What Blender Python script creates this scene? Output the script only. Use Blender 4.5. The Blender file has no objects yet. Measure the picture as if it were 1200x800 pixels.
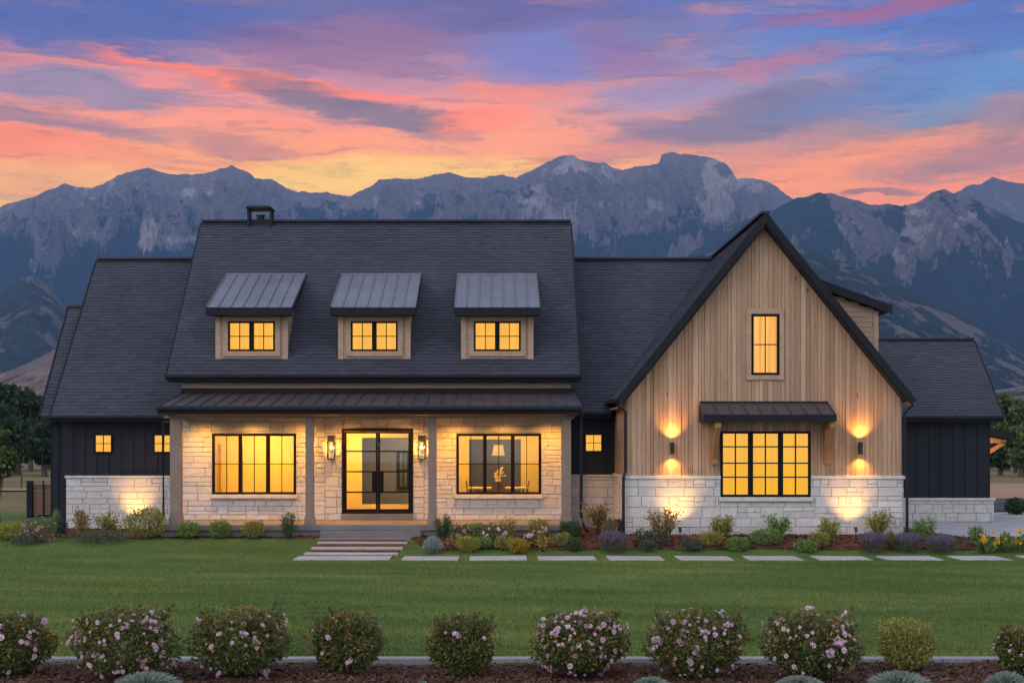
import bpy, math, random
import numpy as np
from mathutils import Vector
random.seed(7); RNG = np.random.default_rng(11)
C = bpy.context.scene.collection
SC = bpy.context.scene
R = math.radians

# ------------------------------------------------------------------ camera
H, F, VX, VY = 3.15, 1600.0, 580.0, 520.0       # eye height, focal length and vanishing point as measured in the 1200x800 photo
def WX(px, d): return (px - VX) / F * d
def WZ(py, d): return H + (VY - py) / F * d
cam = bpy.data.cameras.new('camera'); co = bpy.data.objects.new('camera', cam); C.objects.link(co)
co.location = (0, 0, H); co.rotation_euler = (R(90), 0, 0)
cam.sensor_width = 36; cam.lens = 48; cam.shift_x = 20 / 1200; cam.shift_y = 120 / 1200
cam.clip_start = 0.1; cam.clip_end = 30000
SC.camera = co
SC.view_settings.view_transform = 'Standard'; SC.view_settings.look = 'None'
SC.view_settings.exposure = 0; SC.view_settings.gamma = 1
SC.render.engine = 'CYCLES'
cy = SC.cycles
cy.use_denoising = True
cy.max_bounces = 6; cy.diffuse_bounces = 3; cy.glossy_bounces = 3; cy.transmission_bounces = 4
cy.transparent_max_bounces = 12; cy.volume_bounces = 0; cy.sample_clamp_indirect = 6; cy.caustics_reflective = False; cy.caustics_refractive = False

# ------------------------------------------------------------------ node helpers
def lin(r, g, b):
    f = lambda c: (c / 255) / 12.92 if c / 255 <= 0.04045 else ((c / 255 + 0.055) / 1.055) ** 2.4
    return (f(r), f(g), f(b), 1)
class NT:
    def __init__(s, tree): s.t = tree; s.n = tree.nodes; s.l = tree.links
    def put(s, sock, v):
        if v is None: return
        if isinstance(v, bpy.types.NodeSocket): s.l.new(v, sock)
        else:
            if hasattr(sock, 'default_value'):
                try: sock.default_value = v
                except Exception: sock.default_value = tuple(v)[:3]
    def node(s, t, ins=None, **kw):
        n = s.n.new(t)
        for k, v in kw.items(): setattr(n, k, v)
        for k, v in (ins or {}).items(): s.put(n.inputs[k], v)
        return n
    def m(s, op, a, b=None, c=None, clamp=False):
        n = s.n.new('ShaderNodeMath'); n.operation = op; n.use_clamp = clamp
        s.put(n.inputs[0], a); s.put(n.inputs[1], b); s.put(n.inputs[2], c)
        return n.outputs[0]
    def mix(s, f, a, b, blend='MIX'):
        n = s.n.new('ShaderNodeMix'); n.data_type = 'RGBA'; n.blend_type = blend
        s.put(n.inputs['Factor'], f); s.put(n.inputs[6], a); s.put(n.inputs[7], b)
        return n.outputs[2]
    def ramp(s, f, stops):
        n = s.n.new('ShaderNodeValToRGB'); e = n.color_ramp.elements
        while len(e) < len(stops): e.new(0.5)
        for k, (p, c) in enumerate(stops):
            e[k].position = p; e[k].color = c if len(c) == 4 else (*c, 1)
        s.put(n.inputs[0], f)
        return n.outputs[0]
    def noise(s, vec, scale, detail=4, rough=0.55, dist=0.0):
        n = s.node('ShaderNodeTexNoise', {'Scale': scale, 'Detail': detail, 'Roughness': rough, 'Distortion': dist})
        if vec is not None: s.put(n.inputs['Vector'], vec)
        return n.outputs[0]
    def scalev(s, vec, sx, sy, sz):
        n = s.node('ShaderNodeVectorMath', operation='MULTIPLY'); s.put(n.inputs[0], vec); n.inputs[1].default_value = (sx, sy, sz)
        return n.outputs[0]
    def sstep(s, x, a, b, lo=0.0, hi=1.0):
        n = s.node('ShaderNodeMapRange', {1: a, 2: b, 3: lo, 4: hi}, interpolation_type='SMOOTHSTEP'); s.put(n.inputs[0], x)
        return n.outputs[0]

# ------------------------------------------------------------------ world: sunset sky
W = bpy.data.worlds.new('World'); SC.world = W; W.use_nodes = True
t = NT(W.node_tree); t.n.clear()
tc = t.node('ShaderNodeTexCoord')
sep = t.node('ShaderNodeSeparateXYZ'); t.l.new(tc.outputs['Generated'], sep.inputs[0])
DX, DY, DZ = sep.outputs
az0 = t.m('MULTIPLY', t.m('ARCTAN2', DX, DY), 180 / math.pi)
el0 = t.m('MULTIPLY', t.m('ARCSINE', DZ), 180 / math.pi)
cmb = t.node('ShaderNodeCombineXYZ', {0: t.m('MULTIPLY', az0, 0.11), 1: t.m('MULTIPLY', el0, 0.62), 2: 0.3})
wn = t.node('ShaderNodeTexNoise', {'Vector': cmb.outputs[0], 'Scale': 1.0, 'Detail': 7.0, 'Roughness': 0.64, 'Distortion': 0.0})
wsep = t.node('ShaderNodeSeparateColor'); t.l.new(wn.outputs['Color'], wsep.inputs[0])
az = t.m('ADD', az0, t.m('MULTIPLY', t.m('SUBTRACT', wsep.outputs[0], 0.5), 7.0))
el = t.m('ADD', el0, t.m('MULTIPLY', t.m('SUBTRACT', wsep.outputs[1], 0.5), 2.6))
cm2 = t.node('ShaderNodeCombineXYZ', {0: t.m('MULTIPLY', t.m('ADD', az, t.m('MULTIPLY', el, 0.8)), 0.16), 1: t.m('MULTIPLY', el, 1.25), 2: 3.7})
streak = t.noise(cm2.outputs[0], 1.0, 9, 0.66, 0.25)
cm3 = t.node('ShaderNodeCombineXYZ', {0: t.m('MULTIPLY', t.m('SUBTRACT', az, t.m('MULTIPLY', el, 1.4)), 0.10), 1: t.m('MULTIPLY', el, 0.75), 2: 8.1})
streak2 = t.noise(cm3.outputs[0], 1.0, 9, 0.66, 0.3)
def azel(px, py):
    u, v = (px - VX) / F, (VY - py) / F
    return math.degrees(math.atan(u)), math.degrees(math.atan(v / math.sqrt(1 + u * u)))
def elr(py): return (azel(580, py)[1] - 4) / 26.0
E = t.m('DIVIDE', t.m('SUBTRACT', el, 4.0), 26.0, clamp=True)
left = t.ramp(E, [(elr(300), lin(255, 196, 92)), (elr(225), lin(255, 196, 98)), (elr(185), lin(253, 172, 100)), (elr(150), lin(247, 158, 126)), (elr(105), lin(214, 148, 160)), (elr(55), lin(150, 124, 174)), (elr(0), lin(104, 106, 176)), (1.0, lin(92, 104, 176))])
right = t.ramp(E, [(elr(300), lin(252, 158, 96)), (elr(225), lin(251, 152, 98)), (elr(192), lin(226, 146, 124)), (elr(165), lin(176, 138, 156)), (elr(130), lin(146, 142, 186)), (elr(80), lin(106, 138, 205)), (elr(0), lin(92, 118, 196)), (1.0, lin(88, 110, 186))])
sky = t.mix(t.sstep(az, azel(560, 0)[0], azel(1000, 0)[0]), left, right)
sky = t.mix(t.sstep(streak, 0.5, 0.74, 0, 0.55), sky, lin(247, 146, 104))
sky = t.mix(t.sstep(streak2, 0.5, 0.72, 0, 0.6), sky, lin(134, 114, 152))
blobs = [
 (150, 34, 200, 46, -4, (74, 100, 178), .9), (60, 104, 190, 22, 2, (150, 138, 178), .85), (410, 50, 150, 34, -4, (164, 106, 150), .7),
 (300, 97, 190, 11, 4, (250, 136, 92), .95), (420, 128, 150, 15, 11, (132, 110, 138), .9), (560, 142, 70, 17, -4, (255, 140, 92), .85),
 (50, 174, 170, 18, 3, (251, 138, 74), .9), (70, 146, 150, 12, 3, (166, 126, 150), .85), (440, 206, 190, 22, -3, (255, 206, 84), .9),
 (180, 190, 150, 16, 0, (252, 164, 88), .85), (60, 215, 120, 16, 0, (252, 172, 98), .7), (330, 168, 120, 9, -2, (252, 160, 92), .7), (640, 165, 90, 12, -4, (250, 160, 110), .7), (600, 106, 90, 19, -3, (236, 142, 112), .8), (640, 66, 75, 32, 0, (126, 130, 204), .8),
 (1010, 20, 120, 9, -6, (176, 100, 150), .9), (850, 92, 165, 12, -7, (190, 120, 150), .8), (725, 66, 50, 20, 20, (158, 108, 166), .6),
 (860, 142, 190, 24, -9, (124, 112, 154), .85), (1130, 98, 130, 30, -10, (94, 150, 212), .75), (940, 207, 170, 27, -11, (253, 158, 84), .9),
 (1135, 186, 120, 14, -3, (160, 122, 150), .75), (1020, 222, 60, 6, -5, (165, 112, 126), .8), (600, 12, 130, 22, 2, (112, 94, 164), .7),
 (1160, 40, 120, 30, -6, (84, 114, 190), .6), (700, 180, 100, 14, -3, (238, 140, 128), .6), (290, 170, 70, 12, 6, (170, 118, 130), .6),
 (1000, 118, 120, 14, -8, (106, 132, 196), .6), (770, 110, 90, 18, -6, (150, 150, 204), .6)]
for (px, py, rx, ry, rot, col, op) in blobs:
    a0, e0 = azel(px, py); k = 180 / math.pi / F
    c_, s_ = math.cos(R(-rot)), math.sin(R(-rot))
    da, de = t.m('SUBTRACT', az, a0), t.m('SUBTRACT', el, e0)
    p = t.m('DIVIDE', t.m('ADD', t.m('MULTIPLY', da, c_), t.m('MULTIPLY', de, s_)), rx * k)
    q = t.m('DIVIDE', t.m('SUBTRACT', t.m('MULTIPLY', de, c_), t.m('MULTIPLY', da, s_)), ry * k)
    r2 = t.m('ADD', t.m('ADD', t.m('MULTIPLY', p, p), t.m('MULTIPLY', q, q)), t.m('MULTIPLY', t.m('SUBTRACT', streak, 0.5), 3.0))
    sky = t.mix(t.sstep(r2, 1.5, 0.1, 0, op), sky, lin(*col))
cm4 = t.node('ShaderNodeCombineXYZ', {0: t.m('MULTIPLY', t.m('ADD', az, t.m('MULTIPLY', el, 1.1)), 0.30), 1: t.m('MULTIPLY', el, 3.1), 2: 5.2})
fine = t.noise(cm4.outputs[0], 1.0, 9, 0.70, 0.2)
sky = t.mix(t.sstep(fine, 0.50, 0.66, 0, 0.65), sky, t.mix(1.0, sky, (1.20, 1.02, 0.98, 1), 'MULTIPLY'))
sky = t.mix(t.sstep(fine, 0.50, 0.34, 0, 0.85), sky, t.mix(1.0, sky, (0.70, 0.72, 0.90, 1), 'MULTIPLY'))
gm = t.node('ShaderNodeGamma', {'Color': sky, 'Gamma': 1.32})
sky = t.mix(1.0, gm.outputs[0], t.mix(t.sstep(el0, 9.0, 15.0), (1.80, 1.95, 1.02, 1), (1.80, 1.78, 1.38, 1)), 'MULTIPLY')
topd = t.sstep(el0, 13.0, 18.5)
sky = t.mix(topd, sky, t.mix(1.0, sky, (.70, .78, .94, 1), 'MULTIPLY'))
# the dome overhead and behind the camera: pale lavender, made brighter than dusk to fill the house front
up = t.sstep(DZ, 0.36, 0.8)
sky = t.mix(up, sky, (0.62, 0.66, 0.92, 1))
SKY_BACK = (0.98, 0.99, 1.14, 1)
sky = t.mix(t.sstep(DY, 0.62, -0.25), sky, SKY_BACK)
sky = t.mix(t.sstep(DZ, 0.0, -0.06), sky, (0.10, 0.11, 0.10, 1))
nish = t.node('ShaderNodeTexSky', sky_type='NISHITA', sun_disc=False, sun_elevation=R(2), sun_rotation=R(0))
bg1 = t.node('ShaderNodeBackground', {'Color': sky, 'Strength': 1.0})
bg2 = t.node('ShaderNodeBackground', {'Color': nish.outputs[0], 'Strength': 0.02})
ad = t.node('ShaderNodeAddShader', {0: bg1.outputs[0], 1: bg2.outputs[0]})
out = t.node('ShaderNodeOutputWorld'); t.l.new(ad.outputs[0], out.inputs['Surface'])
W.cycles.sampling_method = 'MANUAL'; W.cycles.sample_map_resolution = 512

def lamp(kind, name, loc, energy, col, **kw):
    l = bpy.data.lights.new(name, kind); l.energy = energy; l.color = col
    for k, v in kw.items():
        if k not in ('rot', 'aim'): setattr(l, k, v)
    o = bpy.data.objects.new(name, l); C.objects.link(o); o.location = loc
    if 'rot' in kw: o.rotation_euler = kw['rot']
    if 'aim' in kw:
        o.rotation_euler = (Vector(kw['aim']) - Vector(loc)).to_track_quat('-Z', 'Y').to_euler()
    return o
lamp('SUN', 'sky_fill_sun', (-20, -30, 40), 0.80, (1.0, 0.88, 0.86), angle=R(22), aim=(-20 + 8.4, -30 + 6.2, 40 - 6.0))  # added soft fill from behind the camera, no direct sun falls here

# ------------------------------------------------------------------ mesh helpers
class MB:
    def __init__(s): s.v = []; s.f = []; s.mi = []
    def quad(s, *p, m=0):
        b = len(s.v); s.v += [tuple(q) for q in p]; s.f.append(tuple(range(b, b + len(p)))); s.mi.append(m); return s
    def box(s, x0, x1, y0, y1, z0, z1, m=0):
        b = len(s.v)
        s.v += [(x0, y0, z0), (x1, y0, z0), (x1, y1, z0), (x0, y1, z0), (x0, y0, z1), (x1, y0, z1), (x1, y1, z1), (x0, y1, z1)]
        for f in ((0, 3, 2, 1), (4, 5, 6, 7), (0, 1, 5, 4), (1, 2, 6, 5), (2, 3, 7, 6), (3, 0, 4, 7)):
            s.f.append(tuple(b + i for i in f)); s.mi.append(m)
        return s
    def hexa(s, p, m=0):           # eight corners: bottom four, top four (same order as box)
        b = len(s.v); s.v += [tuple(q) for q in p]
        for f in ((0, 3, 2, 1), (4, 5, 6, 7), (0, 1, 5, 4), (1, 2, 6, 5), (2, 3, 7, 6), (3, 0, 4, 7)):
            s.f.append(tuple(b + i for i in f)); s.mi.append(m)
        return s
    def beam(s, p, q, w, h, up=(0, 0, 1), m=0):
        p, q, up = Vector(p), Vector(q), Vector(up); a = (q - p).normalized()
        sd = a.cross(up).normalized(); u = sd.cross(a).normalized(); sd *= w / 2; u *= h / 2
        return s.hexa([p - sd - u, p + sd - u, q + sd - u, q - sd - u, p - sd + u, p + sd + u, q + sd + u, q - sd + u], m)
    def prism(s, poly, off, m=0):  # closed extrusion of a planar polygon by a vector
        n = len(poly); b = len(s.v); off = Vector(off)
        s.v += [tuple(Vector(p)) for p in poly] + [tuple(Vector(p) + off) for p in poly]
        s.f.append(tuple(range(b, b + n))); s.mi.append(m)
        s.f.append(tuple(range(b + 2 * n - 1, b + n - 1, -1))); s.mi.append(m)
        for i in range(n):
            j = (i + 1) % n; s.f.append((b + j, b + i, b + n + i, b + n + j)); s.mi.append(m)
        return s
    def tube(s, pts, rad, n=8, m=0, cap=True):
        pts = [Vector(p) for p in pts]; rs = rad if isinstance(rad, (list, tuple)) else [rad] * len(pts)
        rings = []
        ref = Vector((0, 0, 1))
        for i, p in enumerate(pts):
            a = (pts[min(i + 1, len(pts) - 1)] - pts[max(i - 1, 0)]).normalized()
            r_ = ref if abs(a.dot(ref)) < 0.95 else Vector((0, 1, 0))
            x = a.cross(r_).normalized(); y = x.cross(a).normalized()
            b = len(s.v); rings.append(b)
            for k in range(n):
                an = 2 * math.pi * k / n; s.v.append(tuple(p + (x * math.cos(an) + y * math.sin(an)) * rs[i]))
        for a_, b_ in zip(rings, rings[1:]):
            for k in range(n):
                s.f.append((a_ + k, a_ + (k + 1) % n, b_ + (k + 1) % n, b_ + k)); s.mi.append(m)
        if cap:
            s.f.append(tuple(rings[0] + k for k in range(n - 1, -1, -1))); s.mi.append(m)
            s.f.append(tuple(rings[-1] + k for k in range(n))); s.mi.append(m)
        return s
    def build(s, name, mats, parent=None, bevel=0, smooth=False):
        me = bpy.data.meshes.new(name); me.from_pydata(s.v, [], s.f)
        mats = mats if isinstance(mats, (list, tuple)) else [mats]
        for x in mats: me.materials.append(x)
        if len(mats) > 1: me.polygons.foreach_set('material_index', s.mi)
        if smooth: me.polygons.foreach_set('use_smooth', [True] * len(me.polygons))
        me.update()
        o = bpy.data.objects.new(name, me); C.objects.link(o)
        if parent: attach(o, parent)
        if bevel:
            bv = o.modifiers.new('bevel', 'BEVEL'); bv.width = bevel; bv.segments = 2; bv.limit_method = 'ANGLE'
        return o
def attach(o, parent):
    o.parent = parent
    L = Vector((0, 0, 0)); q = parent
    while q: L += q.location; q = q.parent
    o.location = Vector(o.location) - L
def np_mesh(name, V, Fq, mats, parent=None, smooth=False, mi=None, world=True):
    me = bpy.data.meshes.new(name); V = np.asarray(V, np.float32); Fq = np.asarray(Fq, np.int32); k = Fq.shape[1]
    me.vertices.add(len(V)); me.vertices.foreach_set('co', V.ravel())
    me.loops.add(Fq.size); me.loops.foreach_set('vertex_index', Fq.ravel())
    me.polygons.add(len(Fq)); me.polygons.foreach_set('loop_start', np.arange(0, Fq.size, k, dtype=np.int32))
    try: me.polygons.foreach_set('loop_total', np.full(len(Fq), k, np.int32))
    except Exception: pass
    for x in (mats if isinstance(mats, (list, tuple)) else [mats]): me.materials.append(x)
    if mi is not None: me.polygons.foreach_set('material_index', np.asarray(mi, np.int32))
    if smooth: me.polygons.foreach_set('use_smooth', np.ones(len(Fq), bool))
    me.update(calc_edges=True); me.validate()
    o = bpy.data.objects.new(name, me); C.objects.link(o)
    if parent:
        if world: attach(o, parent)
        else: o.parent = parent
    return o
def tag(o, label=None, cat=None, group=None, kind=None):
    if label: o['label'] = label
    if cat: o['category'] = cat
    if group: o['group'] = group
    if kind: o['kind'] = kind
    return o
def thing(name, label, cat, loc=(0, 0, 0), group=None):
    o = bpy.data.objects.new(name, None); C.objects.link(o); o.location = loc; o.empty_display_size = 0.2
    return tag(o, label, cat, group)
def subtract(rects, holes):
    for (hx0, hx1, hz0, hz1) in holes:
        nxt = []
        for (x0, x1, z0, z1) in rects:
            if hx1 <= x0 or hx0 >= x1 or hz1 <= z0 or hz0 >= z1: nxt.append((x0, x1, z0, z1)); continue
            if hx0 > x0: nxt.append((x0, hx0, z0, z1))
            if hx1 < x1: nxt.append((hx1, x1, z0, z1))
            a, b = max(x0, hx0), min(x1, hx1)
            if hz0 > z0: nxt.append((a, b, z0, hz0))
            if hz1 < z1: nxt.append((a, b, hz1, z1))
        rects = nxt
    return rects

# ------------------------------------------------------------------ numpy noise
_P = np.random.default_rng(3).permutation(512); _P = np.concatenate([_P, _P, _P])
_A = np.random.default_rng(5).uniform(0, 2 * np.pi, 512); _GX, _GY = np.cos(_A), np.sin(_A)
def perlin(x, y):
    xi, yi = np.floor(x).astype(int), np.floor(y).astype(int); xf, yf = x - xi, y - yi
    xi &= 511; yi &= 511
    f = lambda q: q * q * q * (q * (q * 6 - 15) + 10)
    u, v = f(xf), f(yf)
    def g(i, j, a, b):
        h = _P[_P[(xi + i) & 511] + ((yi + j) & 511)]; return _GX[h] * a + _GY[h] * b
    n0 = g(0, 0, xf, yf) * (1 - u) + g(1, 0, xf - 1, yf) * u
    n1 = g(0, 1, xf, yf - 1) * (1 - u) + g(1, 1, xf - 1, yf - 1) * u
    return (n0 * (1 - v) + n1 * v) * 1.5
def fbm(x, y, o=5, gain=0.5):
    s, a, k = 0, 1, 1
    for i in range(o): s = s + a * perlin(x * k + 17.3 * i, y * k + 5.1 * i); a *= gain; k *= 2.03
    return s
def ridged(x, y, o=6, gain=0.52):
    s, a, k, w, tot = 0, 1, 1, 1, 0
    for i in range(o):
        n = 1 - np.abs(perlin(x * k + 9.7 * i, y * k + 3.3 * i)) * 1.35; n = np.clip(n, 0, 1) ** 2
        s = s + a * n * w; tot += a; w = np.clip(n * 1.6, 0, 1); a *= gain; k *= 2.07
    return s / tot
def sst(a, b, x): q = np.clip((x - a) / (b - a), 0, 1); return q * q * (3 - 2 * q)

# ------------------------------------------------------------------ materials
def new_mat(name):
    m = bpy.data.materials.new(name); m.use_nodes = True; q = NT(m.node_tree); q.n.clear()
    b = q.node('ShaderNodeBsdfPrincipled'); o = q.node('ShaderNodeOutputMaterial'); q.l.new(b.outputs[0], o.inputs[0])
    return m, q, b
def bump(q, b, h, strength, dist=0.02):
    n = q.node('ShaderNodeBump', {'Strength': strength, 'Distance': dist, 'Height': h}); q.l.new(n.outputs[0], b.inputs['Normal'])
def simple(name, col, rough=0.6, var=0.15, scale=3.0, bmp=0.15, metal=0.0, spec=0.5, island=0.0):
    m, q, b = new_mat(name); P = q.node('ShaderNodeNewGeometry')
    n = q.noise(P.outputs['Position'], scale, 5, 0.6)
    c = q.mix(q.sstep(n, 0.3, 0.7), tuple(x * (1 - var) for x in col[:3]) + (1,), tuple(min(1, x * (1 + var)) for x in col[:3]) + (1,))
    if island:
        c = q.mix(1.0, c, q.ramp(P.outputs['Random Per Island'], [(0, (1 - island,) * 3), (1, (1 + island,) * 3)]), 'MULTIPLY')
    q.put(b.inputs['Base Color'], c); b.inputs['Roughness'].default_value = rough; b.inputs['Metallic'].default_value = metal
    b.inputs['Specular IOR Level'].default_value = spec
    if bmp: bump(q, b, q.noise(P.outputs['Position'], scale * 12, 3), bmp, 0.01)
    return m
def emit(name, col, strength, fold=0.0):
    m, q, b = new_mat(name); P = q.node('ShaderNodeNewGeometry')
    b.inputs['Base Color'].default_value = (0.02, 0.02, 0.02, 1); b.inputs['Roughness'].default_value = 0.06
    c = col if len(col) == 4 else (*col, 1)
    b.inputs['Emission Color'].default_value = c
    if fold:
        w = q.noise(q.scalev(P.outputs['Position'], 9, 1, 0.25), 1.0, 3, 0.5)
        q.put(b.inputs['Emission Strength'], q.m('MULTIPLY', q.sstep(w, 0.3, 0.7, 1 - fold, 1 + fold), strength))
    else: b.inputs['Emission Strength'].default_value = strength
    return m
def stone_mat():
    m, q, b = new_mat('white_limestone'); P = q.node('ShaderNodeNewGeometry'); rnd = P.outputs['Random Per Island']; pos = P.outputs['Position']
    base = q.ramp(rnd, [(0.0, (.57, .565, .56)), (.3, (.65, .645, .635)), (.6, (.61, .595, .57)), (.85, (.69, .685, .68)), (1, (.54, .53, .52))])
    off = q.node('ShaderNodeVectorMath', operation='ADD'); q.l.new(pos, off.inputs[0])
    cx = q.node('ShaderNodeCombineXYZ', {0: q.m('MULTIPLY', rnd, 37.0), 1: q.m('MULTIPLY', rnd, 11.0)}); q.l.new(cx.outputs[0], off.inputs[1])
    v = q.scalev(off.outputs[0], 1.0, 1.0, 2.2)
    n1 = q.noise(v, 2.6, 6, 0.62, 0.6); n2 = q.noise(off.outputs[0], 14, 5, 0.65)
    c = q.mix(q.sstep(n1, 0.35, 0.68), base, q.mix(0.4, base, (.40, .375, .35, 1)))
    c = q.mix(q.sstep(n2, 0.62, 0.75, 0, .4), c, (.33, .31, .30, 1))
    q.put(b.inputs['Base Color'], c); b.inputs['Roughness'].default_value = 0.85
    h = q.m('ADD', q.m('MULTIPLY', n1, 1.2), q.m('MULTIPLY', n2, 0.6)); bump(q, b, h, 0.75, 0.03)
    return m
def wood_mat(name, stops, axis='z', grain=0.35):
    m, q, b = new_mat(name); P = q.node('ShaderNodeNewGeometry'); rnd = P.outputs['Random Per Island']; pos = P.outputs['Position']
    base = q.ramp(rnd, stops)
    off = q.node('ShaderNodeVectorMath', operation='ADD'); q.l.new(pos, off.inputs[0])
    cx = q.node('ShaderNodeCombineXYZ', {0: q.m('MULTIPLY', rnd, 53.0), 1: 0.0, 2: q.m('MULTIPLY', rnd, 91.0)}); q.l.new(cx.outputs[0], off.inputs[1])
    sc = (22, 22, 0.9) if axis == 'z' else (0.9, 22, 22)
    g = q.noise(q.scalev(off.outputs[0], *sc), 1.0, 5, 0.6, 1.0)
    k = q.noise(q.scalev(off.outputs[0], *((7, 7, 2.6) if axis == 'z' else (2.6, 7, 7))), 1.0, 2, 0.4)
    dark = q.mix(1.0, base, (.62, .55, .48, 1), 'MULTIPLY')
    c = q.mix(q.sstep(g, 0.3, 0.72, 0, grain * 2), base, dark)
    c = q.mix(q.sstep(k, 0.735, 0.78, 0, .85), c, (.09, .055, .035, 1))
    q.put(b.inputs['Base Color'], c); b.inputs['Roughness'].default_value = 0.7; bump(q, b, g, 0.25, 0.01)
    return m
def shingle_mat():
    m, q, b = new_mat('slate_grey_shingles'); P = q.node('ShaderNodeNewGeometry'); pos = P.outputs['Position']
    c = q.ramp(P.outputs['Random Per Island'], [(0, (.025, .030, .047)), (.35, (.032, .038, .058)), (.7, (.038, .044, .066)), (1, (.028, .033, .051))])
    big = q.noise(pos, 0.5, 4, 0.6)
    c = q.mix(1.0, c, q.ramp(big, [(.3, (.8, .8, .82)), (.7, (1.22, 1.2, 1.18))]), 'MULTIPLY')
    gr = q.noise(pos, 90, 3, 0.7)
    c = q.mix(q.sstep(gr, 0.5, 0.8, 0, .5), c, (.10, .10, .115, 1))
    q.put(b.inputs['Base Color'], c); b.inputs['Roughness'].default_value = 0.82; bump(q, b, gr, 0.4, 0.006)
    return m
def glass_mat():
    m, q, b = new_mat('clear_window_glass'); q.n.remove(b)
    tr = q.node('ShaderNodeBsdfTransparent', {'Color': (.96, .97, .97, 1)}); gl = q.node('ShaderNodeBsdfGlossy', {'Color': (1, 1, 1, 1), 'Roughness': 0.02})
    fr = q.node('ShaderNodeFresnel', {'IOR': 1.45}); mx = q.node('ShaderNodeMixShader', {0: fr.outputs[0], 1: tr.outputs[0], 2: gl.outputs[0]})
    o = [n for n in q.n if n.type == 'OUTPUT_MATERIAL'][0]; q.l.new(mx.outputs[0], o.inputs[0])
    return m
def leaf_mat(name, stops, rough=0.55, trans=0.25):
    m, q, b = new_mat(name); P = q.node('ShaderNodeNewGeometry')
    c = q.ramp(P.outputs['Random Per Island'], [(k / max(1, len(stops) - 1), s) for k, s in enumerate(stops)])
    q.put(b.inputs['Base Color'], c); b.inputs['Roughness'].default_value = rough; b.inputs['Specular IOR Level'].default_value = 0.3
    tl = q.node('ShaderNodeBsdfTranslucent', {'Color': c}); mx = q.node('ShaderNodeMixShader', {0: trans, 1: b.outputs[0], 2: tl.outputs[0]})
    o = [n for n in q.n if n.type == 'OUTPUT_MATERIAL'][0]; q.l.new(mx.outputs[0], o.inputs[0])
    return m
def ground_mat(name, a, b_, c_, s1, s2, bs, bstr, bdist, stretch=(1, 1, 1)):
    m, q, b = new_mat(name); P = q.node('ShaderNodeNewGeometry'); pos = P.outputs['Position']
    n1 = q.noise(q.scalev(pos, *stretch), s1, 5, 0.6, 0.5); n2 = q.noise(pos, s2, 4, 0.65)
    c = q.mix(q.sstep(n1, 0.36, 0.64), (*a, 1), (*b_, 1)); c = q.mix(q.sstep(n2, 0.5, 0.75), c, (*c_, 1))
    q.put(b.inputs['Base Color'], c); b.inputs['Roughness'].default_value = 0.95; b.inputs['Specular IOR Level'].default_value = 0.15
    bump(q, b, q.noise(pos, bs, 4, 0.7), bstr, bdist)
    return m
def mountain_mat(name, rock, scree, forest, meadow=None):
    """rock, scree and forest follow the land itself: the attributes are the steepness, height and crest lines of the heightfield"""
    m, q, b = new_mat(name); P = q.node('ShaderNodeNewGeometry'); pos = P.outputs['Position']
    at = q.node('ShaderNodeAttribute', attribute_name='rocky'); sc = q.node('ShaderNodeAttribute', attribute_name='scree')
    k = q.scalev(pos, .001, .001, .001)
    med = q.noise(k, 14.0, 7, 0.66, 0.2); fine = q.noise(k, 75.0, 6, 0.72)
    n_ = q.m('ADD', q.m('MULTIPLY', q.m('SUBTRACT', med, .5), .9), q.m('MULTIPLY', q.m('SUBTRACT', fine, .5), .75))
    rockness = q.sstep(q.m('ADD', at.outputs['Fac'], n_), .40, .60)
    rc = q.mix(q.sstep(fine, .35, .65), tuple(x * .74 for x in rock) + (1,), tuple(x * 1.22 for x in rock) + (1,))
    rc = q.mix(q.sstep(q.m('ADD', sc.outputs['Fac'], n_), .45, .70), rc, (*scree, 1))
    fc = q.mix(q.sstep(fine, .35, .65), tuple(x * .55 for x in forest) + (1,), tuple(x * 1.5 for x in forest) + (1,))
    if meadow: fc = q.mix(q.sstep(q.noise(k, 10.0, 7, .68, .5), .53, .57), fc, (*meadow, 1))
    c = q.mix(rockness, fc, rc)
    q.put(b.inputs['Base Color'], c); b.inputs['Roughness'].default_value = 0.95; b.inputs['Specular IOR Level'].default_value = 0.05
    bump(q, b, q.m('ADD', med, q.m('MULTIPLY', fine, .5)), 1.0, 45)
    return m

M = {}
M['stone'] = stone_mat()
M['mortar'] = simple('grey_mortar', (.52, .505, .49), .9, .1, 8)
M['cap'] = simple('limestone_cap', (.60, .585, .56), .8, .12, 5, .3)
M['wood'] = wood_mat('weathered_cedar_boards', [(0, (.37, .235, .15)), (.25, (.53, .35, .228)), (.5, (.45, .295, .19)), (.75, (.61, .42, .28)), (.9, (.48, .315, .205)), (1, (.33, .21, .138))])
M['siding'] = wood_mat('tan_lap_siding', [(0, (.36, .255, .175)), (.5, (.43, .31, .215)), (1, (.39, .28, .195))], 'x', .22)
M['trim'] = simple('tan_trim_boards', (.43, .30, .205), .65, .12, 4, .2)
M['band'] = simple('lightened_tan_band_boards', (.52, .385, .285), .65, .1, 4, .15)  # tan trim colour lightened to offset the shade under the eaves
M['kerb'] = ground_mat('grey_kerb_concrete', (.25, .26, .28), (.31, .32, .34), (.20, .205, .215), .9, 20, 120, .25, .005)
M['taupe'] = simple('taupe_painted_timber', (.25, .185, .145), .6, .1, 3, .12)
M['cedar'] = wood_mat('honey_cedar_timber', [(0, (.40, .20, .08)), (1, (.48, .25, .105))])
M['dark'] = simple('charcoal_painted_boards', (.015, .0165, .025), .6, .18, 2, .15, 0, .25, island=.12)
M['fascia'] = simple('black_painted_fascia', (.012, .0135, .019), .6, .15, 2, .1, 0, .2)
M['gutter'] = simple('black_metal_gutter', (.011, .012, .017), .5, .1, 2, 0, 0, .25)
M['seam'] = simple('grey_standing_seam_metal', (.165, .18, .215), .42, .10, 1.2, .05, .35)
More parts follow.
